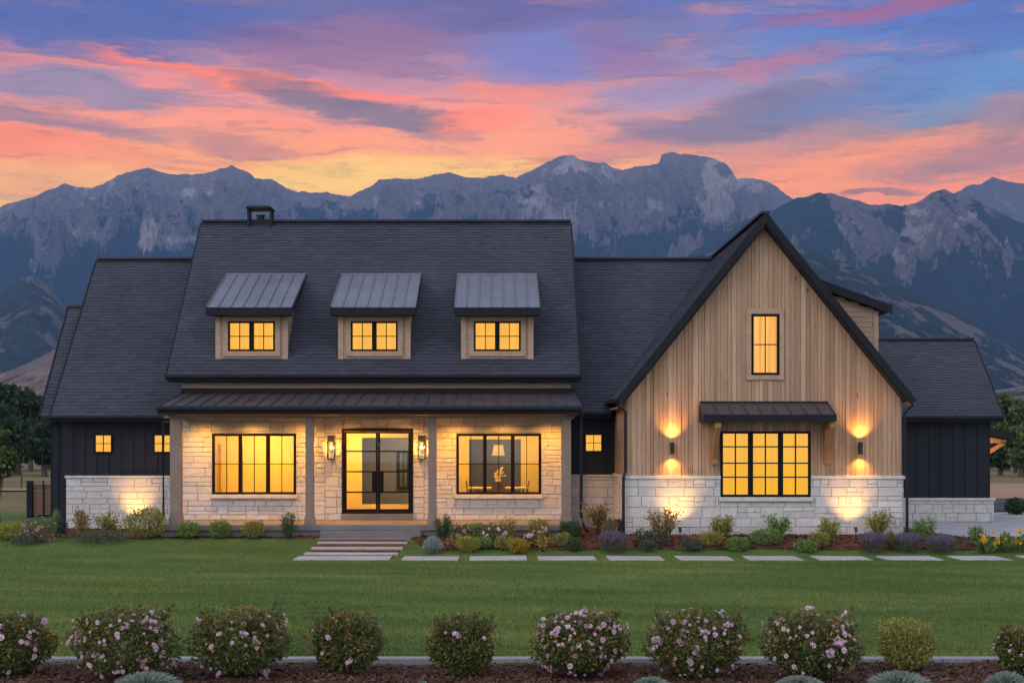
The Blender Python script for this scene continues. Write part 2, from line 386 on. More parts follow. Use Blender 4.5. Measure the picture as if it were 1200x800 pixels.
M['seamdark'] = simple('charcoal_standing_seam_metal', (.075, .07, .075), .42, .12, 1.2, .05, .3)
M['shingle'] = shingle_mat()
M['frame'] = simple('black_window_frame', (.006, .0058, .0055), .55, .1, 5, 0, 0, .15)
M['glass'] = glass_mat()
M['lit'] = emit('warm_lit_blind', (.93, .445, .022), 1.0, .05)
M['lit_small'] = emit('amber_lit_blind', (.97, .455, .03), .98, .06)
M['lit_curtain'] = emit('lit_curtain', (.98, .43, .06), .98, .25)
M['concrete'] = ground_mat('broom_finished_concrete', (.36, .365, .375), (.43, .435, .445), (.31, .31, .315), .9, 20, 120, .25, .005)
M['porch'] = simple('grey_porch_concrete', (.175, .165, .165), .75, .12, 2, .2)
M['cream'] = simple('cream_interior_paint', (.80, .74, .58), .8, .03, 1, 0)
M['greyroom'] = simple('grey_interior_paint', (.16, .15, .14), .8, .08, 1, 0)
M['floorwood'] = simple('oak_floor', (.35, .22, .12), .5, .15, 3, 0)
M['chair'] = simple('tan_upholstery', (.30, .17, .09), .7, .1, 6, .1)
M['black'] = simple('matt_black_metal', (.012, .012, .012), .45, .1, 6, 0)
M['lampglass'] = emit('lit_lantern_glass', (1.0, .60, .22), 3.2)
M['lampbulb'] = emit('lit_bulb', (1.0, .43, .085), 2.0)
M['shade'] = emit('lit_linen_shade', (1.0, .50, .10), .95)
M['bark'] = simple('rough_bark', (.075, .055, .042), .9, .3, 6, .6)
M['mulch'] = ground_mat('brown_bark_mulch', (.085, .038, .022), (.150, .070, .040), (.055, .028, .018), 3, 40, 70, .9, .03)
M['chip'] = leaf_mat('bark_chip', [(.045, .025, .017), (.10, .055, .036), (.15, .09, .06), (.07, .04, .028)], .85, 0)
M['lawn'] = ground_mat('mown_lawn_turf', (.070, .124, .032), (.106, .162, .044), (.078, .130, .035), .55, 6, 160, .6, .02, (.28, .9, 1))
M['asphalt'] = ground_mat('grey_asphalt', (.055, .055, .06), (.075, .073, .078), (.05, .05, .052), .4, 30, 150, .3, .005)
M['dirt'] = ground_mat('tan_bare_earth', (.30, .19, .115), (.36, .24, .15), (.24, .15, .09), .25, 4, 40, .4, .03)
M['field'] = ground_mat('dry_pasture', (.135, .125, .050), (.20, .165, .075), (.09, .10, .035), .06, .7, 8, .5, .1, (.25, 1, 1))
M['plank'] = wood_mat('brown_fence_board', [(0, (.16, .085, .05)), (1, (.22, .12, .07))])

def grass_mat():
    m, q, b = new_mat('grass_blade'); P = q.node('ShaderNodeNewGeometry'); pos = P.outputs['Position']
    n = q.noise(q.scalev(pos, .28, .9, 1), .45, 5, .6, .5)
    c = q.mix(q.sstep(n, .36, .64), (.102, .160, .040, 1), (.164, .214, .058, 1))
    big = q.noise(q.scalev(pos, .16, .42, 1), 1.0, 4, .6, .4); c = q.mix(1.0, c, q.ramp(big, [(.3, (.68, .76, .72)), (.5, (1, 1, 1)), (.70, (1.52, 1.34, 1.15))]), 'MULTIPLY')
    sx = q.node('ShaderNodeSeparateXYZ'); q.l.new(pos, sx.inputs[0]); mw = q.m('SINE', q.m('MULTIPLY', q.m('ADD', q.m('MULTIPLY', sx.outputs[0], .34), sx.outputs[1]), 2.9))
    c = q.mix(1.0, c, q.ramp(q.m('ADD', q.m('MULTIPLY', mw, .5), .5), [(0, (.87, .89, .88)), (1, (1.15, 1.13, 1.1))]), 'MULTIPLY')
    c = q.mix(1.0, c, q.ramp(P.outputs['Random Per Island'], [(0, (.80, .82, .78)), (.7, (1.06, 1.05, 1)), (1, (1.3, 1.2, 1.05))]), 'MULTIPLY')
    q.put(b.inputs['Base Color'], c); b.inputs['Roughness'].default_value = .7; b.inputs['Specular IOR Level'].default_value = .15
    return m
M['grass'] = grass_mat()

# ------------------------------------------------------------------ ground
def gz(x, d):
    x = np.asarray(x, float); d = np.asarray(d, float)
    b = .28 * sst(37.4, 41.0, d) + .09 * sst(38.3, 40.4, d) * (1 - sst(46, 55, d)) * (1 - sst(12.4, 14.5, x))
    b = b + .10 * sst(38.9, 40.4, d) * sst(2.2, 3.6, x) * (1 - sst(12.4, 14.5, x)) * (1 - sst(47, 55, d))
    b = b + .045 * fbm(x * .13 + d * .05, d * .24 - x * .03, 3) * (1 - sst(36.0, 38, d)) * sst(19.9, 22, d)
    return b
def g1(x, d): return float(gz(np.array([x]), np.array([d]))[0])
def sheet(name, xs, ys, zf, mat_, mask=None, kind='structure', smooth=True):
    X, Y = np.meshgrid(xs, ys); Z = zf(X, Y); V = np.stack([X, Y, Z], -1).reshape(-1, 3); nx = len(xs)
    i, j = np.meshgrid(np.arange(nx - 1), np.arange(len(ys) - 1)); a = (j * nx + i).ravel()
    Q = np.stack([a, a + 1, a + nx + 1, a + nx], 1)
    if mask is not None:
        cxm = (X[:-1, :-1] + X[1:, 1:]) / 2; cym = (Y[:-1, :-1] + Y[1:, 1:]) / 2; Q = Q[mask(cxm, cym).ravel()]
    o = np_mesh(name, V, Q, mat_, smooth=smooth); tag(o, kind=kind); return o
def spread(a, b, step, far_a, far_b):
    core = list(np.arange(a, b + 1e-6, step)); k = step
    lo, hi = [], []
    p = core[-1]
    while p < far_b: k *= 1.35; p += k; hi.append(min(p, far_b))
    k = step; p = core[0]
    while p > far_a: k *= 1.35; p -= k; lo.append(max(p, far_a))
    return np.array(lo[::-1] + core + hi)
sheet('ground', spread(-40, 40, 1, -5200, 5200), spread(0, 60, 1, -150, 5900), lambda x, y: gz(x, y) - .07, M['field'])
sheet('lawn', np.arange(-44, 44.1, .4), np.arange(20.02, 58, .3), lambda x, y: gz(x, y), M['lawn'])
sheet('dirt_strip', np.arange(17, 140, 2), np.arange(72, 102, 2), lambda x, y: gz(x, y) + .012 + 0 * x, M['dirt'])
sheet('road', np.arange(20.5, 140, 2), np.arange(58.4, 72.1, 1.5), lambda x, y: gz(x, y) + .006 + 0 * x, M['asphalt'])
sheet('farm_track', np.arange(-140, -16, 2), np.arange(84, 90, 1.5), lambda x, y: gz(x, y) + .012 + 0 * x, M['dirt'])
sheet('driveway', np.arange(12.6, 60, .5), np.arange(41.8, 57.4, .4), lambda x, y: .30 + 0 * x, M['concrete'])
def wav(x, s): return .10 * np.sin(x * 1.7 + s) + .07 * np.sin(x * 4.1 + 2 * s)
def bedmask(x, d, walk=True):
    f = 38.92 + wav(x, 1) * .5
    r1 = (x > -2.35 + .35 * (40 - d)) & (x < 3.9) & (d > f) & (d < 40.98)
    r2 = (x >= 2.3) & (x < 3.9) & (d >= 40.9) & (d < 44.2)
    r3 = (x >= 3.9) & (x < 12.1) & (d > f) & (d < 40.45)
    r4 = (x >= 12.1) & (x < 19) & (d > f) & (d < 41.75 + wav(x, 3))
    r5 = (x > -9.9) & (x < -5.2) & (d > 40.45 + wav(x, 2) * .7) & (d < 40.98)
    r6 = (x > -17.2 + wav(d, 4)) & (x <= -9.9) & (d > 40.5 + wav(x, 5)) & (d < 44.45)
    r7 = (x > -5.12 - .13 * (39.7 - d)) & (x < -2.60 - .11 * (39.7 - d)) & (d > 37.9) & (d < 40.2) if walk else False
    return r1 | r2 | r3 | r4 | r5 | r6 | r7
sheet('planting_bed', np.arange(-17.6, 19.2, .1), np.arange(37.8, 44.6, .1), lambda x, y: gz(x, y) + .008 + np.where(bedmask(x, y, False), .022 + .03 * fbm(x * 1.3, y * 1.3, 3), 0), M['mulch'], bedmask)
sheet('front_bed', np.arange(-17, 18, .15), np.arange(9, 19.78, .15), lambda x, y: .02 + .05 * fbm(x * .9, y * .9, 3) - .05 * sst(19.3, 19.75, y), M['mulch'])
eb = MB()
for k in range(24): eb.box(-19 + k * 1.7, -19 + k * 1.7 + 1.685, 19.78, 20.0, -.12, .045)
tag(eb.build('kerb', M['kerb'], bevel=.008), kind='structure')
# loose chips of bark
def chips(name, n, sampler, size):
    x, d = sampler(n); n = len(x); z = sampler.z(x, d)
    a = RNG.uniform(0, 6.28, n); L = RNG.uniform(.4, 1.3, n) * size; w = L * RNG.uniform(.25, .5, n)
    tx, ty = np.cos(a), np.sin(a); tl = RNG.uniform(-.5, .5, n); t2 = RNG.uniform(-.6, .6, n)
    A = np.stack([tx * L, ty * L, tl * L], 1); B = np.stack([-ty * w, tx * w, t2 * w], 1); P0 = np.stack([x, d, z], 1)
    V = np.stack([P0 - A - B, P0 + A - B, P0 + A + B, P0 - A + B], 1).reshape(-1, 3)
    o = np_mesh(name, V, np.arange(4 * n).reshape(-1, 4), M['chip']); return tag(o, kind='stuff')
class S1:
    def __call__(s, n): return RNG.uniform(-10, 11, n), RNG.uniform(16.5, 19.75, n)
    def z(s, x, d): return .035 + .05 * fbm(x * .9, d * .9, 3) - .05 * sst(19.3, 19.75, d)
class S2:
    def __call__(s, n):
        x = RNG.uniform(-17, 18.5, n); d = RNG.uniform(38.8, 44.4, n); k = bedmask(x, d, False); return x[k], d[k]
    def z(s, x, d): return gz(x, d) + .045 + .03 * fbm(x * 1.3, d * 1.3, 3)
chips('front_bed_mulch', 26000, S1(), .03); chips('bed_mulch', 26000, S2(), .04)

# stepping slabs and the walk to the porch
SLABS = []
def slab(x0, x1, d0, d1, z, label, group, name='stepping_slab', th=.09):
    j = lambda: random.uniform(-.006, .006); w = MB(); w.hexa([(x0, d0, z - th), (x1, d0, z - th), (x1, d1, z - th), (x0, d1, z - th), (x0 + j(), d0 + j(), z + j()), (x1 + j(), d0 + j(), z + j()), (x1 + j(), d1 + j(), z + j()), (x0 + j(), d1 + j(), z + j())]); o = w.build(name, M['concrete'], bevel=.012)
    SLABS.append((x0, x1, d0, d1)); return tag(o, label, 'paving slab', group)
DF, DBk = 36.85, 38.62
rows = [(470, 537, 'pale concrete stepping slab beside the foot of the entry steps, first of its row'), (549.7, 618, 'pale concrete stepping slab below the yellow mounded shrubs'), (631, 699.5, 'pale concrete stepping slab in front of the pink rose and dark green shrubs, under the porch end'),
        (714, 779.5, 'pale concrete stepping slab just in front of the wide lavender by the nook'), (797, 861, 'pale concrete stepping slab in front of the shrubs below the lamp left of the big window'), (878.6, 942.7, 'pale concrete stepping slab centred below the big gable window'),
        (961, 1024, 'pale concrete stepping slab below the right wall lamp of the gable'), (1039.6, 1106.5, 'pale concrete stepping slab in front of the two rightmost lavenders'), (1126.7, 1187, 'pale concrete stepping slab in front of the yellow daylilies'), (1210, 1275, 'pale concrete stepping slab last of the row, cut by the picture edge')]
for a, b, lb in rows: slab(WX(a, DF), WX(b, DF), DF, DBk, .03, lb, 'stepping slabs along the planting bed')
zg = lambda d: float(gz(np.array([-4.3]), np.array([d]))[0]) + .045
slab(WX(343, DF), WX(456, DF), DF, 37.95, .045, 'widest entry walk slab, lowest and nearest the lawn', 'entry walk slabs', 'walk_slab')
slab(WX(356, 38.25), WX(466, 38.25), 38.18, 38.80, zg(38.3), 'entry walk slab second up from the lawn', 'entry walk slabs', 'walk_slab', .14)
slab(WX(365, 39.0), WX(472, 39.0), 38.93, 39.48, zg(39.1), 'entry walk slab third up from the lawn', 'entry walk slabs', 'walk_slab', .14)
slab(WX(372, 39.7), WX(477, 39.7), 39.60, 40.06, zg(39.65), 'entry walk slab just below the porch steps', 'entry walk slabs', 'walk_slab', .14)

# grass blades
def grass():
    n = 390000
    u = RNG.uniform(0, 1, n); d = 20.0 + (41.0 - 20.0) * u ** 1.15; x = RNG.uniform(-1, 1, n) * (d * .46 + 1.2) + d * .012
    ok = ~bedmask(x, d)
    for (a, b, c, e) in SLABS: ok &= ~((x > a + .02) & (x < b - .02) & (d > c + .02) & (d < e - .02))
    ok &= ~((x > -5.3) & (x < -2.1) & (d > 40.3)); ok &= ~((x > 3.85) & (d > 40.4)); ok &= ~((x > -10) & (x < 2.6) & (d > 40.9))
    x, d = x[ok], d[ok]; n = len(x); z = gz(x, d)
    a = RNG.uniform(0, 6.28, n); h = RNG.uniform(.025, .055, n); w = RNG.uniform(.005, .009, n)
    lx, ly = RNG.normal(0, .022, n), RNG.normal(0, .022, n)
    B = np.stack([np.cos(a) * w, np.sin(a) * w, 0 * a], 1); P0 = np.stack([x, d, z - .004], 1); T = P0 + np.stack([lx, ly, h], 1)
    V = np.stack([P0 - B, P0 + B, T], 1).reshape(-1, 3)
    tag(np_mesh('grass', V, np.arange(3 * n).reshape(-1, 3), M['grass']), kind='stuff')
grass()

# ------------------------------------------------------------------ mountains
def interp(tab, px): a = np.array(tab, float); return np.interp(px, a[:, 0], a[:, 1])
def range_(name, tab, Dr, Df, mat_, seed, amp=.55, fx=420.0, fy=1500.0, step=3.0, x0=-260, x1=1460, power=1.25, rough=5.0, rows_=150, tree=.6, crest=.9, bias=0.0, cliffs=(), bare=False):
    px = np.concatenate([np.arange(x0 - 700, x0, 9), np.arange(x0, x1 + 1, step), np.arange(x1 + 9, x1 + 710, 9)]); T = np.concatenate([np.linspace(-.2, 0, 12)[:-1], np.linspace(0, 1, rows_) ** 1.15])
    PX, TT = np.meshgrid(px, T)
    yr = interp(tab, PX); D = np.where(TT >= 0, Dr - (Dr - Df) * TT, Dr + (-TT) * Dr * .6)
    X = (PX - VX) / F * D; zr = np.maximum((VY - yr) / F * Dr + H, 2); zr = zr * (.35 + .65 * sst(x0 - 700, x0 - 40, PX)) * (.35 + .65 * sst(x1 + 700, x1 + 40, PX)) * np.where((PX < x0 - 690) | (PX > x1 + 690), .02, 1); z0_ = zr.copy()
    jag = fbm(X / 55 + seed, 0 * X + seed, 5, .62) + (ridged(X / 120 + seed * 3, 0 * X + seed, 6, .6) - .4) * 1.8
    zr = zr + jag * rough
    pr = np.where(TT >= 0, np.clip(1 - TT, 0, 1) ** power, np.clip(1 + TT * 4.0, 0, 1))
    wx = fbm(X / 800 + seed, D / 800, 4) * .55; wy = fbm(X / 260 + seed * 2, D / 260 + 4, 4) * .16
    n = ridged(X / fx + wx + wy + seed * 1.7, D / fy + wx * .35 + seed, 8, .55) - .40
    n2 = ridged(X / (fx * .34) + seed + n * .35 + wy * 2, D / (fy * .27), 7, .6) - .40
    n3 = ridged(X / (fx * .11) + n2 * .3, D / (fy * .10) + seed, 5, .6) - .40
    tt = np.clip(TT, 0, 1); env = np.minimum(tt * 1.0, .34) * (1 - tt) ** .55
    relief = n * 1.6 + n2 * .62 + n3 * .20
    Z = zr * pr + zr * amp * env * relief
    Z = Z - 3 * tt - 12 * (tt > .995)
    V = np.stack([X, D, Z], -1).reshape(-1, 3); nx = len(px)
    i, j = np.meshgrid(np.arange(nx - 1), np.arange(len(T) - 1)); a = (j * nx + i).ravel()
    o = np_mesh(name, V, np.stack([a, a + nx, a + nx + 1, a + 1], 1)[:, ::-1], mat_, smooth=True)
    dzx = np.gradient(Z, axis=1) / np.maximum(np.gradient(X, axis=1), .1); dzy = np.gradient(Z, axis=0) / np.minimum(np.gradient(D, axis=0), -.1)
    slope = np.sqrt(dzx ** 2 + dzy ** 2)
    alt = (Z / (z0_.max() * tree) - 1)
    rocky = .5 + bias + alt * 1.05 + crest * (n2 * .55 + n * .35) * (sst(.0, .14, tt) if bare else 1) + (.22 * (1 - sst(.0, .16, tt)) if bare else 0) + .16 * np.clip(slope - .9, -1, 1.5) + .28 * fbm(X / 420 + seed, D / 420, 4)
    scree = .27 + .62 * np.clip(-n2 * .6 - n * .5, -1, 1) + .30 * fbm(X / 210 + 3 * seed, D / 700, 4) - .35 * np.clip(alt - .35, 0, 1)
    for (cpx, cpy, rx, ry, st) in cliffs:                       # bare cliff faces at their place on the slope
        py = VY - (Z - H) / D * F
        r = ((PX - cpx) / rx) ** 2 + ((py - cpy) / ry) ** 2 + 1.3 * fbm(PX / 26 + seed, py / 26, 5, .6) - .5 * n3
        k = np.clip(1.35 - r, 0, 1) * (TT >= 0); rocky = rocky + .75 * k; scree = scree + st * k
    me = o.data
    for nm, v in (('rocky', rocky), ('scree', scree)):
        at = me.attributes.new(nm, 'FLOAT', 'POINT'); at.data.foreach_set('value', v.astype(np.float32).ravel())
    return tag(o, kind='structure')
A_ = [(-260, 330), (-120, 285), (0, 243), (20, 236), (35, 232), (55, 224), (75, 216), (90, 219), (108, 220), (125, 212), (145, 203), (160, 198), (172, 197), (190, 202), (205, 204), (225, 204), (240, 203), (258, 198), (272, 196), (286, 200), (300, 208), (318, 211), (335, 220), (350, 226), (385, 226), (410, 231), (425, 222), (445, 211), (470, 209), (495, 209), (512, 204), (525, 202), (550, 208), (560, 209), (575, 206), (590, 205), (605, 208), (625, 198), (640, 190), (655, 183), (668, 180), (680, 187), (695, 191), (708, 190), (718, 197), (730, 200), (745, 195), (757, 193), (772, 192), (776, 181), (788, 179), (808, 180), (830, 184), (848, 190), (858, 200), (864, 209), (880, 209), (898, 211), (908, 218), (920, 227), (935, 238), (1000, 262), (1100, 275), (1460, 300)]
B_ = [(-260, 420), (500, 400), (760, 330), (860, 262), (905, 246), (928, 234), (945, 229), (962, 226), (985, 229), (1005, 234), (1022, 240), (1050, 241), (1070, 237), (1087, 231), (1100, 223), (1107, 221), (1118, 226), (1135, 231), (1160, 243), (1200, 262), (1460, 340)]
C_ = [(-260, 330), (900, 330), (1060, 262), (1120, 226), (1133, 217), (1150, 216), (1163, 207), (1175, 211), (1200, 216), (1300, 250), (1460, 290)]
F_ = [(-260, 430), (640, 372), (760, 318), (860, 288), (915, 286), (955, 296), (1000, 314), (1060, 338), (1130, 371), (1200, 416), (1330, 462), (1460, 470)]
L_ = [(-260, 330), (-120, 336), (-40, 342), (0, 345), (20, 331), (38, 324), (60, 338), (85, 372), (140, 400), (240, 440), (420, 470), (1460, 490)]
K_ = [(-260, 452), (-100, 448), (0, 438), (35, 424), (72, 404), (120, 396), (200, 416), (320, 450), (600, 475), (900, 480), (1100, 466), (1200, 452), (1460, 430)]
range_('far_mountains', C_, 5250, 3500, mountain_mat('far_granite', (.20, .165, .17), (.36, .31, .30), (.025, .04, .036)), 2.1, rough=4, step=2.5, x0=860, rows_=120, tree=.62)
range_('mountains', A_, 4700, 2500, mountain_mat('granite_and_forest', (.26, .215, .215), (.56, .475, .45), (.019, .038, .033)), 5.3, fx=360, fy=1150, amp=.80, rough=4.2, step=1.7, x0=-120, x1=1010, rows_=330, tree=.72, crest=1.6, bias=-.11, bare=True,
       cliffs=[(655, 252, 46, 26, .45), (835, 222, 26, 36, .5), (745, 242, 50, 9, .4), (452, 240, 46, 8, .3), (172, 272, 9, 40, .5), (210, 282, 34, 7, .35), (100, 272, 30, 6, .3), (222, 226, 34, 6, .2)])
range_('wooded_mountains', B_, 3500, 2150, mountain_mat('wooded_granite', (.235, .195, .195), (.48, .405, .385), (.021, .042, .033)), 8.2, fx=300, fy=1000, amp=.80, rough=4.0, step=1.8, x0=700, x1=1330, rows_=280, tree=.86, crest=1.4, bias=-.10,
       cliffs=[(1090, 270, 36, 30, .45), (1060, 312, 12, 18, .3), (1128, 260, 16, 10, .3), (1180, 300, 6, 24, .15)])
range_('foothills', F_, 2150, 1150, mountain_mat('forest_foothills', (.17, .135, .115), (.32, .26, .22), (.026, .046, .032), (.24, .19, .155)), 3.9, amp=.5, fx=330, fy=650, step=2.2, x0=700, x1=1400, rough=2.0, rows_=200, tree=1.0, crest=.5, bias=-.16)
range_('wooded_hills', L_, 2300, 1300, mountain_mat('wooded_hill', (.23, .19, .175), (.34, .28, .26), (.050, .070, .062), (.22, .18, .16)), 6.4, amp=.55, fx=260, fy=600, step=2.2, x0=-260, x1=420, rough=2.2, rows_=200, tree=.9, crest=.6, bias=-.06)
range_('grassy_hills', K_, 1150, 520, mountain_mat('dry_grass_hill', (.32, .245, .205), (.40, .31, .26), (.32, .245, .20), (.085, .09, .065)), 1.2, amp=.3, fx=240, fy=400, x0=-400, rough=.8)
hz = MB().box(-5600, 5600, -200, 6000, -19, 1160)
hm = bpy.data.materials.new('evening_haze'); hm.use_nodes = True; q = NT(hm.node_tree); q.n.clear()
pv = q.node('ShaderNodeVolumePrincipled', {'Color': (.25, .47, .86, 1), 'Density': 0.00013, 'Anisotropy': 0.0})
oo = q.node('ShaderNodeOutputMaterial'); q.l.new(pv.outputs[0], oo.inputs['Volume'])
hm.cycles.homogeneous_volume = True
tag(hz.build('haze', hm), kind='stuff')

# ------------------------------------------------------------------ house builders
house = thing('house', 'modern farmhouse with white limestone, cedar front gable, dark shingle roofs and lit windows', 'house', (0, 43, .3))
def wallpt(o, ax, nrm):                    # maps (s, z, out) on a wall to a point: origin, horizontal axis, outward normal
    o, ax, nrm = Vector(o), Vector(ax), Vector(nrm)
    return lambda s, z, k: o + ax * s + Vector((0, 0, z)) + nrm * k
def ashlar(mb, f, s0, s1, z0, z1, holes=(), rnd=random.Random(4), gap=.0045, base=0.0):
    z = z0
    while z < z1 - .02:
        h = rnd.choice([.13, .17, .20, .23, .27, .32])
        if z + h > z1 - .12: h = z1 - z
        s = s0 - rnd.uniform(0, .3)
        while s < s1:
            w = rnd.uniform(.30, .95)
            if s + w > s1 - .15: w = s1 - s + .001
            cells = []
            if h > .24 and rnd.random() < .42:
                zm = z + h * rnd.choice([.4, .5, .6]); sm = s + w * rnd.uniform(.35, .65)
                if rnd.random() < .5: cells = [(s, s + w, z, zm), (s, sm, zm, z + h), (sm, s + w, zm, z + h)]
                else: cells = [(s, sm, z, z + h), (sm, s + w, z, zm), (sm, s + w, zm, z + h)]
            else: cells = [(s, s + w, z, z + h)]
            for (a, b, c, e) in cells:
                a, b = max(a, s0), min(b, s1)
                for (a, b, c, e) in subtract([(a, b, c, e)], holes):
                    a, b, c, e = a + gap, b - gap, c + gap, e - gap
                    if b - a < .03 or e - c < .03: continue
                    k = base + rnd.uniform(.020, .032); i = .012
                    j = lambda: rnd.uniform(-.004, .004)
                    o1, o2, o3, o4 = f(a, c, base), f(b, c, base), f(b, e, base), f(a, e, base)
                    p1, p2, p3, p4 = f(a + i, c + i, k + j()), f(b - i, c + i, k + j()), f(b - i, e - i, k + j()), f(a + i, e - i, k + j())
                    v = len(mb.v); mb.v += [tuple(x) for x in (o1, o2, o3, o4, p1, p2, p3, p4)]
                    for q_ in ((4, 5, 6, 7), (0, 1, 5, 4), (1, 2, 6, 5), (2, 3, 7, 6), (3, 0, 4, 7)):
                        mb.f.append(tuple(v + n for n in q_)); mb.mi.append(0)
            s += w
        z += h
def slab_wall(mb, x0, x1, z0, z1, d0, d1, holes=(), m=1):
    for (a, b, c, e) in subtract([(x0, x1, z0, z1)], holes): mb.box(a, b, d0, d1, c, e, m)
def boards(mb, f, s0, s1, zlo, ztop, holes=(), wmin=.09, wmax=.17, offs=(0, .014, .026), rnd=random.Random(9), th=.02):
    s = s0
    while s < s1 - .005:
        w = min(rnd.uniform(wmin, wmax), s1 - s)
        if s1 - s - w < .05: w = s1 - s
        a, b = s + .005, s + w - .005; k = th + rnd.choice(offs)
        segs = [(zlo, None)]
        hs = sorted([(h[2], h[3]) for h in holes if not (h[1] <= a or h[0] >= b)])
        cur = zlo; pieces = []
        for (c, e) in hs: pieces.append((cur, c, c)); cur = e
        pieces.append((cur, ztop(a), ztop(b)))
        for (c, ea, eb_) in pieces:
            if min(ea, eb_) - c < .01: continue
            # long boards are butted somewhere along the wall
            P = [f(a, c, 0), f(b, c, 0), f(b, eb_, 0), f(a, ea, 0), f(a, c, k), f(b, c, k), f(b, eb_, k), f(a, ea, k)]
            v = len(mb.v); mb.v += [tuple(x) for x in P]
            for q_ in ((4, 5, 6, 7), (0, 1, 5, 4), (1, 2, 6, 5), (2, 3, 7, 6), (3, 0, 4, 7)):
                mb.f.append(tuple(v + n for n in q_)); mb.mi.append(0)
        s += w
def batten_wall(mb, f, s0, s1, zlo, ztop, holes=(), sp=.40, m=0):
    n = max(1, round((s1 - s0) / sp))
    for k in range(n):                      # the flat panels between battens
        a, b = s0 + (s1 - s0) * k / n, s0 + (s1 - s0) * (k + 1) / n
        for (a2, b2, c, e) in subtract([(a, b, zlo, min(ztop(a), ztop(b)))], holes):
            mb.hexa([f(a2, c, 0), f(b2, c, 0), f(b2, c, -.02), f(a2, c, -.02), f(a2, e, 0), f(b2, e, 0), f(b2, e, -.02), f(a2, e, -.02)], m)
    for k in range(n + 1):
        c0 = s0 + (s1 - s0) * k / n; a, b = max(s0, c0 - .022), min(s1, c0 + .022)
        for (a2, b2, c, e) in subtract([(a, b, zlo, ztop((a + b) / 2))], holes):
            mb.hexa([f(a2, c, .024), f(b2, c, .024), f(b2, c, .001), f(a2, c, .001), f(a2, e, .024), f(b2, e, .024), f(b2, e, .001), f(a2, e, .001)], m)
def lap(mb, f, s0, s1, z0, z1, holes=(), ex=.155, lim=None):
    z = z0
    while z < z1 - .02:
        e = min(z + ex, z1)
        a0, b0 = (s0, s1) if lim is None else lim((z + e) / 2)
        if b0 - a0 > .02:
            for (a, b, c, g) in subtract([(a0, b0, z, e)], holes):
                mb.hexa([f(a, c, .026), f(b, c, .026), f(b, c, 0), f(a, c, 0), f(a, g, .008), f(b, g, .008), f(b, g, 0), f(a, g, 0)], 0)
        z += ex
def shingle_plane(mb, E0, E1, R1, R0, ex=.15, rnd=random.Random(2), th=.20, m=0, msl=1):
    E0, E1, R1, R0 = map(Vector, (E0, E1, R1, R0))
    nrm = (E1 - E0).cross(R0 - E0).normalized()
    if nrm.z < 0: nrm = -nrm
    dn = nrm * -th
    mb.hexa([E0 + dn, E1 + dn, R1 + dn, R0 + dn, E0, E1, R1, R0], msl)
    L = (R0 - E0).length; n = max(1, round(L / ex)); wid = (E1 - E0).length
    for c in range(n):
        s = -rnd.uniform(0, .3)
        t0, t1 = c / n - (.02 / L if c == 0 else 0), min(1, (c + 1.12) / n)
        while s < wid:
            w = rnd.uniform(.18, .42); a, b = max(s, 0) / wid, min(s + w - .004, wid) / wid; s += w
            if b - a < 1e-4: continue
            lift = .020 + rnd.uniform(-.004, .006); dt = rnd.uniform(-.014, .014) / L
            def P(u, t_, k): 
                p0 = E0.lerp(E1, u); p1 = R0.lerp(R1, u); return p0.lerp(p1, t_) + nrm * k
            p = [P(a, t0 + dt, lift), P(b, t0 + dt, lift), P(b, t1, .006), P(a, t1, .006), P(a, t0 + dt, 0), P(b, t0 + dt, 0)]
            v = len(mb.v); mb.v += [tuple(x) for x in p]
            mb.f += [(v, v + 1, v + 2, v + 3), (v + 4, v + 5, v + 1, v)]; mb.mi += [m, m]
def seam_roof(mb, E0, E1, R1, R0, n, th=.05, m=0):
    E0, E1, R1, R0 = map(Vector, (E0, E1, R1, R0)); nrm = (E1 - E0).cross(R0 - E0).normalized()
    if nrm.z < 0: nrm = -nrm
    mb.hexa([E0 - nrm * th, E1 - nrm * th, R1 - nrm * th, R0 - nrm * th, E0, E1, R1, R0], m)
    for k in range(n + 1):
        u = min(max(k / n, .006), .994); mb.beam(E0.lerp(E1, u) + nrm * .018, R0.lerp(R1, u) + nrm * .018, .022, .038, nrm, m)
def gutter(p, q, name='gutter'):
    g = MB(); p, q = Vector(p), Vector(q); g.beam(p, q, .11, .10); return g.build(name, M['gutter'], house, bevel=.02)
def downspout(pts, r=.045):
    g = MB(); g.tube(pts, r, 8); return g.build('downspout', M['gutter'], house, smooth=False)
